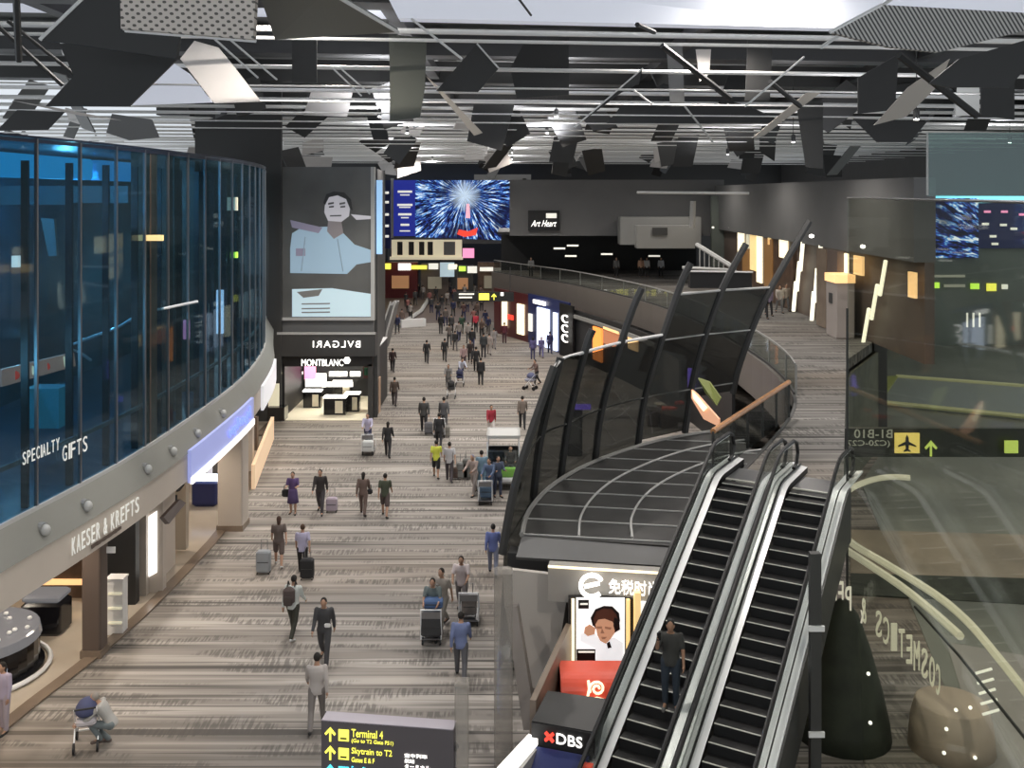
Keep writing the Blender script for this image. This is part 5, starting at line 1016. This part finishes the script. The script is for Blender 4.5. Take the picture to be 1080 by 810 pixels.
# ================================================================ PEOPLE
def remesh(mb, vox, smooth=2):
    me = mb.mesh('r'); o = bpy.data.objects.new('r', me); COL.objects.link(o)
    m = o.modifiers.new('r', 'REMESH'); m.mode = 'VOXEL'; m.voxel_size = vox
    s = o.modifiers.new('s', 'SMOOTH'); s.factor = .5; s.iterations = smooth
    dg = bpy.context.evaluated_depsgraph_get(); dg.update(); r = bpy.data.meshes.new_from_object(o.evaluated_get(dg))
    vs = [tuple(v.co) for v in r.vertices]; fs = [tuple(p.vertices) for p in r.polygons]
    bpy.data.objects.remove(o); bpy.data.meshes.remove(me); bpy.data.meshes.remove(r)
    return vs, fs
def rx(v, a): return Vector((v.x, v.y*math.cos(a)-v.z*math.sin(a), v.y*math.sin(a)+v.z*math.cos(a)))
POSES = {  # leg swing/knee (l, r), arm swing/abduct/elbow (l, r), lean, head pitch
    'stand': dict(L=((4, 4), (-3, 3)), A=((4, 8, 12), (-2, 8, 10)), lean=2),
    'walk': dict(L=((24, 8), (-18, 22)), A=((-22, 7, 15), (22, 7, 25)), lean=4),
    'stride': dict(L=((-20, 20), (26, 6)), A=((22, 8, 25), (-20, 8, 12)), lean=5),
    'push': dict(L=((20, 10), (-16, 20)), A=((38, 8, 38), (38, 8, 38)), lean=9),
    'phone': dict(L=((3, 3), (-2, 2)), A=((8, 10, 20), (48, 12, 98)), lean=3),
    'pull': dict(L=((22, 8), (-16, 22)), A=((12, 8, 25), (-28, 12, 4)), lean=4),
    'hold': dict(L=((5, 5), (-4, 8)), A=((22, 10, 75), (22, 10, 75)), lean=2),
    'stoop': dict(L=((15, 12), (-12, 18)), A=((50, 8, 20), (45, 8, 22)), lean=30),
    'squat': dict(L=((95, 128), (70, 120)), A=((52, 12, 20), (48, 12, 30)), lean=30),
    'sit': dict(L=((84, 84), (84, 84)), A=((40, 10, 40), (40, 10, 40)), lean=0)}
def joints(pn):
    p = POSES[pn]; J = {}; d2 = math.radians; low = 9
    for s, (a, k) in zip((-1, 1), p['L']):
        h = Vector((s*.095, 0, 0)); kn = h+rx(Vector((s*.01, 0, -.43)), d2(a)); an = kn+rx(Vector((0, 0, -.41)), d2(a-k)); J[('hip', s)] = h; J[('knee', s)] = kn; J[('ank', s)] = an
        fa = max(-25, min(20, a-k)) if pn not in ('squat', 'sit') else 0
        J[('toe', s)] = an+rx(Vector((s*.03, .19, -.055)), d2(fa*.6)); low = min(low, an.z-.075)
    up = -low; 
    for k in list(J): J[k] = J[k]+Vector((0, 0, up))
    pel = Vector((0, 0, up)); ln = -d2(p['lean']); S = lambda x, y, z: pel+rx(Vector((x, y, z)), ln)
    J['S'] = S; J['pel'] = pel; J['ln'] = ln
    for s, (a, ab, el) in zip((-1, 1), p['A']):
        sh = S(s*.185, -.005, .50); a2 = d2(a); v = Vector((s*math.sin(d2(ab)), 0, -math.cos(d2(ab)))); e = sh+rx(v*.28, a2+ln*.3); v2 = Vector((-s*(.12 if el > 30 else -.06), 0, -1)).normalized(); wv = e+rx(v2*.25, a2+d2(el)+ln*.3)
        J[('sh', s)] = sh; J[('el', s)] = e; J[('wr', s)] = wv; J[('hd', s)] = (wv-e).normalized()
    J['neck'] = S(0, .0, .56); J['head'] = S(0, .035, .70)+Vector((0, 0, 0)); return J
def torso(mb, J, infl, z0=-.06, z1=.55):
    secs = [(-.08, .15, .105), (.0, .165, .115), (.10, .15, .10), (.2, .145, .095), (.32, .17, .11), (.42, .185, .11), (.50, .165, .09), (.545, .09, .07)]
    S = J['S']; k0 = len(mb.v); n = 14; rows = [q for q in secs if z0-.03 <= q[0] <= z1]
    for (z, a, c) in rows:
        for i in range(n):
            t = 2*PI*i/n; mb.v.append(tuple(S((a+infl)*math.cos(t), (c+infl)*math.sin(t), z)))
    for r in range(len(rows)-1):
        for i in range(n): mb.f.append((k0+r*n+i, k0+r*n+(i+1) % n, k0+(r+1)*n+(i+1) % n, k0+(r+1)*n+i))
    mb.f += [tuple(k0+i for i in range(n))[::-1], tuple(k0+(len(rows)-1)*n+i for i in range(n))]
def limb(mb, pts, rs):
    mb.tube(pts, rs, 10)
    for p, r in zip(pts, rs): mb.ball(p, r, n=10, m=6)
_C = {}
def body_mesh(pn):
    J = joints(pn); mb = MB(); torso(mb, J, -.012)
    for s in (-1, 1):
        limb(mb, [J[('hip', s)], J[('hip', s)].lerp(J[('knee', s)], .5), J[('knee', s)]], [.088, .072, .055]); limb(mb, [J[('knee', s)], J[('knee', s)].lerp(J[('ank', s)], .35), J[('ank', s)]], [.052, .054, .037])
        limb(mb, [J[('ank', s)], J[('toe', s)]], [.036, .030]); limb(mb, [J[('sh', s)], J[('el', s)]], [.05, .040]); limb(mb, [J[('el', s)], J[('wr', s)]], [.039, .027])
        pm = J[('wr', s)]+J[('hd', s)]*.05; limb(mb, [J[('wr', s)], pm], [.026, .034])
    hd = J['head']; limb(mb, [J['neck']-Vector((0, 0, .03)), hd-Vector((0, .01, .06))], [.058, .054]); mb.ball(hd, (.074, .093, .112), n=14, m=10); mb.ball(hd+Vector((0, .035, -.055)), (.05, .05, .055))
    mb.ball(hd+Vector((0, .093, -.01)), (.013, .02, .026)); 
    for s in (-1, 1): mb.ball(hd+Vector((s*.076, -.005, -.01)), (.014, .022, .032))
    mb.ball(hd+Vector((0, .085, -.055)), (.026, .013, .010))
    vs, fs = remesh(mb, .015); out = MB(); out.raw(vs, fs)
    for s in (-1, 1):   # fingers and thumb
        w_ = J[('wr', s)]; d = J[('hd', s)]; side = Vector((0, 1, 0)); side = (side-d*side.dot(d)).normalized(); palm = d.cross(side).normalized()*s
        for i, L_ in enumerate((.062, .075, .080, .070)):
            b0 = w_+d*.07+side*(.033-.022*(3-i)+.0); b1 = b0+d*L_*.5+palm*(-.006); b2 = b0+d*L_*.85-palm*.028; out.tube([b0, b1, b2], [.010, .009, .007], 6)
        t0 = w_+d*.03+side*.028; out.tube([t0, t0+side*.03+d*.02, t0+side*.035+d*.05-palm*.012], [.012, .010, .008], 6)
    return out.mesh('body')
def top_mesh(pn, long):
    J = joints(pn); mb = MB(); torso(mb, J, .016)
    for s in (-1, 1):
        e = J[('el', s)] if long else J[('sh', s)].lerp(J[('el', s)], .75); limb(mb, [J[('sh', s)], e], [.066, .056])
        if long: limb(mb, [e, e.lerp(J[('wr', s)], .93)], [.055, .042])
    vs, fs = remesh(mb, .02); return MB().raw(vs, fs).mesh('shirt')
def bottom_mesh(pn, kind):
    J = joints(pn); mb = MB(); S = J['S']
    if kind == 'skirt' or kind == 'dress':
        secs = [(.12, .16, .115), (.0, .185, .135), (-.2, .21, .16), (-.45, .24, .2)]; n = 16; k0 = 0; out = MB()
        for (z, a, c) in secs:
            for i in range(n): t = 2*PI*i/n; out.v.append(tuple((S(0, 0, z) if z >= 0 else J['pel']+Vector((0, 0, z)))+Vector((a*math.cos(t), c*math.sin(t), 0))))
        for r in range(3):
            for i in range(n): out.f.append((r*n+i, (r+1)*n+i, (r+1)*n+(i+1) % n, r*n+(i+1) % n))
        out.f += [tuple(range(n)), tuple(range(3*n, 4*n))[::-1]]; return out.mesh('skirt')
    torso(mb, J, .012, -.08, .12)
    for s in (-1, 1):
        k = J[('knee', s)]
        if kind == 'shorts': limb(mb, [J[('hip', s)], J[('hip', s)].lerp(k, .9)], [.105, .095])
        else: limb(mb, [J[('hip', s)], k], [.103, .075]); limb(mb, [k, k.lerp(J[('ank', s)], .95)], [.074, .060])
    vs, fs = remesh(mb, .02); return MB().raw(vs, fs).mesh('trousers')
def hair_mesh(pn, long):
    J = joints(pn); hd = J['head']; mb = MB(); vs = []; mb.ball(hd+Vector((0, -.018, .022)), (.084, .094, .104), n=14, m=10)
    if long: limb(mb, [hd+Vector((0, -.06, -.02)), hd+Vector((0, -.085, -.2))], [.075, .05])
    cut = MB(); v, f = remesh(mb, .02); return MB().raw(v, f).mesh('hair')
def shoe_mesh(pn, s):
    J = joints(pn); a = J[('ank', s)]; t = J[('toe', s)]; mb = MB(); m = (a+t)/2; limb(mb, [a+Vector((0, -.02, -.03)), t], [.045, .038]); v, f = remesh(mb, .018, 1)
    zmin = min(a.z, t.z)-.07; v = [(p[0], p[1], max(p[2], zmin)) for p in v]; return MB().raw(v, f).mesh('shoe')
def cached(key, fn, *a):
    if key not in _C:
        me = fn(*a); me.materials.append(M['white']); me.polygons.foreach_set('use_smooth', [True]*len(me.polygons)); _C[key] = me
    return _C[key]
def put(name, me, m, parent, label=None):
    o = bpy.data.objects.new(name, me); COL.objects.link(o); o.parent = parent; o.material_slots[0].link = 'OBJECT'; o.material_slots[0].material = M[m] if isinstance(m, str) else m
    if label: o['label'] = label
    return o
def cmat(c, k='cloth'): return mat('%s_%02x%02x%02x' % (k, int(c[0]*255), int(c[1]*255), int(c[2]*255)), c, .8)
SKIN = [(.42, .25, .17), (.30, .17, .11), (.52, .33, .24)]
def person(x, y, z, face, h, pose, label, top, bot, longs=True, kind='trousers', hair=(.015, .012, .01), lhair=False, shoes=(.03, .03, .03), skin=0, group=None):
    t = thing('person', label, 'person', (x, y, z), math.radians(face), group); s = h/1.74; t.scale = (s, s, s)
    put('body', cached(('b', pose), body_mesh, pose), cmat(SKIN[skin], 'skin'), t)
    put('shirt' if kind != 'dress' else 'dress_top', cached(('t', pose, longs), top_mesh, pose, longs), cmat(top), t)
    put({'skirt': 'skirt', 'dress': 'dress_skirt', 'shorts': 'shorts'}.get(kind, 'trousers'), cached(('m', pose, kind), bottom_mesh, pose, kind), cmat(bot), t)
    put('hair', cached(('h', pose, lhair), hair_mesh, pose, lhair), cmat(hair, 'hair'), t)
    for sd in (-1, 1): put('shoe', cached(('s', pose, sd), shoe_mesh, pose, sd), cmat(shoes), t)
    return t
def P(px, py, face, h, pose, label, top, bot, **k):
    g = G(px, py); return person(g.x, g.y, 0, face, h, pose, label, top, bot, **k)
def suitcase(px, py, c, label, h=.65, w_=.42, d=.26, rz=0, z=0, off=(0, 0)):
    g = G(px, py); x, y = g.x+off[0], g.y+off[1]; t = thing('suitcase', label, 'suitcase', (x, y, z), 0)
    MB().rbox((x, y, z+.06+h/2), (w_, d, h), .05, rz).build('shell', cmat(c, 'case'), t); MB().box((x, y-d/2-.005, z+.06+h*.5), (w_*.8, .012, .02), rz).build('zip', 'charcoal', t)
    MB().tube([(x-w_*.22, y+d*.4, z+h), (x-w_*.22, y+d*.4, z+h+.38), (x+w_*.22, y+d*.4, z+h+.38), (x+w_*.22, y+d*.4, z+h)], .012, 5).build('handle', 'steel_dark', t)
    for a in (-1, 1):
        for b_ in (-1, 1): MB().tube([(x+a*w_*.4-.015, y+b_*d*.35, z+.03), (x+a*w_*.4+.015, y+b_*d*.35, z+.03)], .03, 8).build('wheel', 'black', t)
    return t
def trolley(px, py, label, load=()):
    g = G(px, py); x, y = g.x, g.y; t = thing('luggage_trolley', label, 'trolley', (x, y, 0))
    MB().box((x, y, .18), (.55, .85, .04)).build('deck', 'steel_dark', t); MB().tube([(x-.27, y-.42, .18), (x-.27, y-.5, 1.0), (x+.27, y-.5, 1.0), (x+.27, y-.42, .18)], .02, 6).build('handle_frame', 'steel', t)
    MB().tube([(x-.27, y+.42, .18), (x-.25, y+.46, .55), (x+.25, y+.46, .55), (x+.27, y+.42, .18)], .018, 6).build('front_frame', 'steel', t); MB().box((x, y-.44, .85), (.5, .12, .18)).build('basket', 'steel_dark', t)
    for (a, b_) in ((-.24, -.35), (.24, -.35), (-.2, .38), (.2, .38)): MB().tube([(x+a-.02, y+b_, .07), (x+a+.02, y+b_, .07)], .07, 10).build('wheel', 'black', t)
    return t
def bag(px, py, zz, c, label, size=(.34, .14, .28), off=(0, 0), name='handbag', cat='bag'):
    g = G(px, py); x, y = g.x+off[0], g.y+off[1]; t = thing(name, label, cat, (x, y, zz)); MB().rbox((x, y, zz+size[2]/2), size, .05).build('pouch', cmat(c, 'bag'), t)
    MB().tube([(x-size[0]*.3, y, zz+size[2]), (x-size[0]*.2, y, zz+size[2]+.16), (x+size[0]*.2, y, zz+size[2]+.16), (x+size[0]*.3, y, zz+size[2])], .012, 5).build('strap', cmat(c, 'bag'), t); return t
K = (.02, .02, .022); DG = (.05, .05, .052); GR = (.16, .16, .16); WH = (.62, .60, .62); BR = (.13, .09, .075); NV = (.03, .035, .09); BE = (.40, .35, .31); LI = (.42, .40, .55); OL_ = (.06, .07, .045)
P(309, 542, 180, 1.62, 'hold', 'woman in purple dress walking with a black handbag', (.10, .06, .17), (.09, .06, .16), kind='dress', longs=False)
bag(302, 541, .62, K, 'black handbag hanging at the purple dress'); 
P(338, 541, 180, 1.74, 'walk', 'man in black coat and dark trousers right of the purple dress', (.035, .03, .03), (.05, .045, .05))
suitcase(350, 540, (.40, .34, .40), 'small pinkish suitcase behind the man in the black coat', .5)
P(383, 543, 0, 1.66, 'walk', 'person in brown jacket walking left of the dark green shirt', BR, BR, lhair=True); bag(390, 542, .75, K, 'small black bag on the hip of the brown jacket person', (.22, .1, .2))
P(406, 545, 0, 1.68, 'walk', 'person in dark green shirt and brown shorts', OL_, (.10, .075, .07), kind='shorts', longs=False)
P(294, 597, 10, 1.66, 'pull', 'woman in brown top and shorts pulling a silver suitcase', (.12, .095, .085), (.13, .10, .09), kind='shorts', longs=False, hair=(.06, .03, .02), lhair=True, shoes=(.6, .6, .6))
suitcase(278, 605, (.30, .32, .34), 'silver grey suitcase pulled by the woman in brown', .68, .45)
P(319, 606, 5, 1.64, 'pull', 'woman in lilac shirt with dark trousers', LI, K, hair=(.07, .035, .02), longs=False)
suitcase(324, 611, K, 'black suitcase at the legs of the lilac shirt woman', .6, .42)
P(309, 672, -10, 1.74, 'walk', 'man in white shirt with a backpack, dark trousers and white trainers', (.62, .66, .64), (.045, .045, .035), shoes=(.6, .6, .6))
g = G(304, 672); bk = thing('backpack', 'dark brown backpack worn over the white shirt', 'backpack', (g.x-.05, g.y-.2, 1.0)); MB().rbox((g.x+.06, g.y-.18, 1.2), (.32, .2, .48), .08).build('pouch', cmat((.10, .075, .07), 'bag'), bk); MB().rbox((g.x+.06, g.y-.30, 1.1), (.24, .08, .24), .03).build('front_pocket', cmat((.07, .055, .05), 'bag'), bk)
for s in (-.09, .11): MB().tube([(g.x+.09+s, g.y-.12, 1.42), (g.x+.09+s, g.y, 1.53), (g.x+.09+s, g.y+.13, 1.4), (g.x+.09+s, g.y+.12, 1.15)], .018, 5).build('strap', 'black', bk)
P(342, 699, 180, 1.78, 'walk', 'man in dark grey jacket and trousers holding something white', (.055, .055, .06), (.06, .06, .065)); g = G(342, 699)
tag(MB().rbox((g.x+.12, g.y-.2, 1.05), (.16, .03, .1), .02).build('folded_paper', 'white'), 'small white paper held by the dark grey jacket man', 'paper')
P(334, 767, 5, 1.74, 'stride', 'person in pale beige loose shirt walking, lowest in the centre', (.46, .42, .40), (.20, .18, .17), longs=True, shoes=K)
P(118, 785, 95, 1.70, 'squat', 'person in grey clothes crouching beside a pram at lower left', (.42, .41, .39), (.16, .19, .20), shoes=(.12, .09, .08), hair=(.30, .27, .24))
def pram(px, py, label, c, c2, rz=0):
    g = G(px, py); t = thing('pram', label, 'pram', (g.x, g.y, 0), rz); L = dict(local=True)
    MB().rbox((0, 0, .62), (.42, .62, .22), .08).build('seat_tub', cmat(c2, 'pram'), t, **L)
    mb = MB(); mb.ball((0, -.08, .82), (.24, .3, .26), n=14, m=8); mb.v = [(a, b_, max(c_, .78)) for a, b_, c_ in mb.v]; mb.build('canopy', cmat(c, 'pram'), t, True, **L)
    for s in (-1, 1):
        MB().tube([(s*.24, .32, .14), (s*.24, 0, .55), (s*.22, -.42, 1.0)], .016, 6).build('frame', 'steel', t, **L); MB().tube([(s*.24, -.32, .14), (s*.24, 0, .55)], .016, 6).build('frame', 'steel', t, **L)
        for yy in (-.32, .32): MB().tube([(s*.24-.02, yy, .12), (s*.24+.02, yy, .12)], .12, 14).build('wheel', 'black', t, **L)
    MB().tube([(-.22, -.42, 1.0), (.22, -.42, 1.0)], .02, 6).build('handle', 'black', t, **L); MB().tube([(-.25, .3, .2), (.25, .3, .2)], .02, 6).build('axle', 'white', t, **L); return t
pram(92, 786, 'pram with navy and white canopy beside the crouching person', (.06, .07, .15), (.55, .52, .55), .3)
P(4, 772, 160, 1.60, 'stand', 'person in lilac top cut off by the left edge', (.40, .36, .48), (.4, .35, .4), lhair=True)
P(457, 672, 175, 1.72, 'push', 'man in grey green shirt pushing a trolley with a blue bag', (.13, .16, .16), (.12, .12, .12), longs=False)
P(467, 663, 150, 1.78, 'walk', 'dark haired person in beige behind the grey green shirt', (.36, .32, .28), (.3, .28, .25), longs=False)
trolley(456, 674, 'trolley pushed by the man in grey green shirt'); suitcase(455, 680, DG, 'dark grey suitcase on the trolley of the grey green shirt man', .55, .55, .3, z=.2); suitcase(457, 676, (.10, .17, .34), 'bright blue case stacked above the dark grey suitcase', .26, .52, .3, z=.85)
P(487, 646, 175, 1.74, 'push', 'man in pinkish white shirt and grey trousers', (.60, .52, .52), (.20, .18, .18), longs=False); trolley(495, 655, 'trolley beside the pinkish white shirt man'); suitcase(495, 657, (.17, .15, .14), 'brown grey suitcase on the trolley of the pinkish white shirt man', .5, .42, .28, z=.2)
P(486, 716, 0, 1.72, 'walk', 'man in blue shirt and dark grey trousers, hands at sides', (.16, .20, .36), (.10, .10, .11))
P(520, 606, 0, 1.66, 'walk', 'person in blue top right beside the pale column reflection', (.14, .18, .42), (.2, .22, .3))
P(388, 472, 180, 1.72, 'push', 'man in lilac white shirt and navy trousers by the black shop', (.48, .46, .62), NV); trolley(389, 478, 'trolley pushed beside the black shop'); suitcase(388, 482, (.6, .62, .62), 'white box case on the trolley near the black shop', .5, .5, .3, z=.2)
P(409, 482, 0, 1.68, 'walk', 'woman all in black walking right of the white box trolley', K, K, lhair=True)
P(447, 456, 0, 1.84, 'pull', 'man in long dark coat, left one of the two with luggage', (.045, .045, .045), K); suitcase(452, 458, (.12, .12, .13), 'grey suitcase behind the man in the long dark coat', .55)
P(468, 455, 0, 1.80, 'pull', 'man in dark grey coat, right one of the two with luggage', (.075, .075, .08), (.06, .06, .065)); trolley(464, 460, 'trolley beside the man in dark grey coat'); suitcase(463, 462, (.16, .16, .17), 'grey suitcase on the trolley of the dark grey coat man', .5, .5, .3, z=.2); suitcase(470, 461, (.20, .19, .17), 'olive grey suitcase at the feet of the dark grey coat man', .5)
P(463, 472, 0, 1.7, 'walk', 'person in black just above the yellow top', K, K)
P(460, 504, 0, 1.66, 'walk', 'person in bright yellow vest and black shorts', (.62, .66, .08), K, kind='shorts', longs=False)
P(474, 508, 0, 1.72, 'pull', 'person in pale grey shirt right of the yellow vest', (.46, .45, .46), (.07, .06, .065), longs=False)
suitcase(479, 505, BR, 'brown suitcase beside the pale grey shirt', .45); suitcase(488, 505, (.22, .22, .21), 'grey suitcase, left one of two beside the carts', .65, .5); suitcase(494, 505, (.15, .15, .14), 'darker grey suitcase, right one of two beside the carts', .8, .5)
P(500, 522, 150, 1.72, 'push', 'person in beige with lilac grey hair at the cart', (.34, .27, .24), (.30, .26, .24), hair=(.25, .24, .3)); P(508, 520, 10, 1.74, 'stand', 'person in light blue denim at the cart', (.16, .26, .34), (.15, .25, .33)); P(517, 526, 160, 1.7, 'push', 'person in dark blue shirt bending over the cart', (.09, .13, .22), (.06, .08, .13)); P(525, 524, 200, 1.66, 'hold', 'person in navy clothes rightmost at the cart', (.07, .09, .14), (.05, .06, .1))
trolley(512, 530, 'long trolley pushed by the people in blue'); suitcase(513, 531, (.08, .13, .20), 'dark blue suitcase on the trolley of the people in blue', .45, .5, .3, z=.2)
bg = thing('electric_buggy', 'white roofed passenger buggy parked by the smoked glass wall', 'buggy', G(531, 510)); g = G(531, 508)
MB().rbox((g.x, g.y, .45), (1.5, 2.8, .35), .12).build('chassis', 'white', bg); MB().rbox((g.x, g.y+.3, 1.98), (1.4, 1.5, .07), .1).build('roof', 'palegrey', bg)
for a in (-.65, .65):
    for b_ in (-1.15, 1.15): MB().tube([(g.x+a, g.y+b_, .6), (g.x+a, g.y+b_*.95, 1.95)], .03, 6).build('post', 'steel', bg)
    for b_ in (-.9, .9): MB().tube([(g.x+a-.08, g.y+b_, .25), (g.x+a+.08, g.y+b_, .25)], .25, 16).build('wheel', 'black', bg)
for b_ in (-.6, .3): MB().rbox((g.x, g.y+b_, .85), (1.3, .5, .25), .06).build('bench', 'black', bg); MB().rbox((g.x, g.y+b_+.25, 1.15), (1.3, .1, .45), .04).build('bench_back', 'black', bg)
MB().box((g.x, g.y-1.2, 1.25), (1.3, .03, .8)).build('windscreen', 'glass_clear', bg); MB().rbox((g.x, g.y-1.25, .75), (1.3, .25, .35), .06).build('bonnet', 'green_bonnet' if 'green_bonnet' in M else mat('green_bonnet', (.2, .45, .08), .5), bg)
tg = person(g.x+.3, g.y-.55, .35, 180, 1.70, 'sit', 'person in black seated in the white roofed buggy', K, K)
P(518, 461, 190, 1.68, 'walk', 'person in red jacket and white trousers', (.34, .03, .05), (.56, .52, .50), shoes=WH)
P(551, 452, 0, 1.74, 'walk', 'man in brown jacket near the smoked glass edge', (.16, .13, .11), K)
P(414, 392, 0, 1.66, 'walk', 'person in dark red brown clothes left of the carpet, upper one of two', (.05, .03, .03), K); P(416, 428, 0, 1.70, 'walk', 'person in dark brown clothes left of the carpet, lower one of two', (.07, .05, .04), (.04, .03, .03))
P(450, 383, 0, 1.72, 'walk', 'person in black left of a pair in the mid distance', K, K); P(469, 381, 0, 1.72, 'walk', 'person in black jacket, centre of the mid distance', K, (.03, .03, .03))
P(473, 412, 180, 1.70, 'push', 'person in grey coat pushing a black pram', (.17, .165, .16), (.10, .10, .10), lhair=True); pram(476, 420, 'black pram pushed by the grey coat person', K, DG)
P(486, 402, 200, 1.66, 'stoop', 'person in pale blue white top stooping over a pram', (.48, .50, .60), NV); pram(485, 407, 'dark blue pram below the stooping person', NV, NV)
P(507, 406, 0, 1.74, 'stand', 'man all in black standing with legs apart right of the stooping person', K, K); P(489, 388, 180, 1.68, 'walk', 'person in white and maroon behind the stooping person', (.36, .25, .25), (.05, .025, .03)); P(502, 392, 0, 1.76, 'walk', 'person in black behind the man standing all in black', K, K)
P(496, 383, 180, 1.74, 'walk', 'person in dark clothes left of the tall dark figure', (.04, .03, .03), K); P(510, 377, 0, 1.86, 'stand', 'tall dark grey figure in the mid distance crowd', (.04, .045, .05), (.03, .03, .035)); P(516, 374, 0, 1.66, 'pull', 'person in beige right of the tall dark grey figure', (.30, .26, .24), (.3, .27, .25)); P(521, 368, 0, 1.70, 'walk', 'person in grey beige farther behind the beige one', (.26, .24, .23), (.22, .2, .2))
P(532, 362, 0, 1.70, 'stand', 'person in dark red before the maroon shop', (.10, .02, .03), (.06, .02, .025)); P(562, 379, 0, 1.66, 'stand', 'bluish silhouette before the white lit shop, left of three', (.10, .09, .22), (.05, .05, .12), lhair=True); P(571, 377, 180, 1.60, 'walk', 'bluish silhouette before the white lit shop, middle of three', (.13, .12, .28), (.12, .11, .26)); P(580, 373, 0, 1.74, 'walk', 'dark silhouette before the white lit shop, right of three', (.03, .03, .10), (.02, .02, .07))
P(566, 406, 120, 1.68, 'push', 'person in brown bending over the pram near the smoked glass', (.14, .09, .08), K); pram(559, 411, 'navy pram with white details near the smoked glass', (.10, .11, .2), (.3, .3, .36), 1.2)
P(502, 350, 0, 1.70, 'walk', 'person in bright red top in the distance', (.5, .04, .07), K); P(487, 352, 0, 1.72, 'walk', 'person in dark green coat in the distance', (.03, .07, .045), (.02, .03, .02))
R2 = random.Random(21); cols = [K, DG, BR, (.08, .04, .04), (.2, .18, .16), (.12, .10, .09), (.3, .27, .25), NV, (.25, .10, .09)]
spots = [(424, 345), (419, 352), (430, 330), (438, 322), (446, 316), (453, 322), (460, 318), (466, 328), (472, 322), (478, 334), (484, 326), (489, 338), (493, 330), (498, 322), (503, 336), (508, 328), (470, 344), (476, 352), (484, 360), (494, 362), (512, 345), (508, 357), (498, 370), (480, 370), (474, 364), (462, 338), (465, 352), (490, 316), (500, 314), (482, 312), (474, 310), (456, 308), (446, 306), (436, 308), (427, 312), (420, 306), (495, 306), (511, 312), (507, 318), (441, 314), (468, 314), (479, 318), (455, 330), (433, 338), (500, 345), (515, 352), (428, 324)]
for i, (px, py) in enumerate(spots):
    tp = cols[R2.randrange(len(cols))]; bt = R2.choice([K, DG, NV, (.1, .09, .09)])
    P(px, py, R2.choice([0, 10, -12, 180, 0, 20]), R2.uniform(1.58, 1.82), R2.choice(['walk', 'stride', 'stand', 'push']), 'distant person in the crowd between the black shop and the big screen', tp, bt, group='distant crowd below the big screen')
# upper walkway people and the reflected figure on the escalator
for (px, py, top, bot, lb) in ((811, 333, (.3, .25, .35), K, 'person in pale lilac at the far end of the upper walkway'), (822, 330, (.5, .45, .4), (.2, .2, .2), 'person in cream at the far end of the upper walkway'), (806, 336, K, K, 'person in black at the far end of the upper walkway'), (829, 328, (.35, .3, .25), (.1, .1, .1), 'person in beige at the far end of the upper walkway')):
    g = G(px, py, 5.1); person(g.x, g.y, 5.1, 180, 1.7, 'walk', lb, top, bot)
for k, (px, c) in enumerate(((676, (.5, .3, .2)), (682, (.6, .6, .6)), (697, (.6, .62, .66)), (560, (.2, .2, .2)), (650, (.15, .15, .15)))):
    g = Vector(((px-CX)*84/F, 84, 5.1)); person(g.x, g.y, 5.1, 180, 1.7, 'stand', 'small figure on the far upper floor, %s' % ['in orange brown', 'in white', 'in pale blue white', 'in grey at the left end', 'in dark grey'][k], c, K)
q = EL(6.18*.866, .28, 0); iu = round((6.18*.866-.02)/.335); u0 = iu*.335+.02; q = EL(u0+.2, .26, 0); zt = 5.1-((u0-.3)*TANS)
man = person(q.x, q.y, zt, 180-12, 1.76, 'phone', 'reflected camera holder, built as a dark clothed man raising one hand on the left escalator', (.035, .035, .033), (.02, .03, .045), longs=False, hair=(.01, .01, .01), shoes=(.12, .12, .12), skin=1)  # solid figure models the reflection of the person at the camera
J = joints('phone'); hw = J[('wr', 1)]+J[('hd', 1)]*.1; s_ = 1.76/1.74; rm = Matrix.Rotation(math.radians(168), 4, 'Z'); hp = Vector((q.x, q.y, zt))+rm @ (hw*s_)
tag(MB().rbox(tuple(hp+Vector((0, -.02, .03))), (.075, .015, .15), .008).build('mobile_phone', 'black_gloss'), 'black mobile phone held up by the reflected figure on the escalator', 'phone')
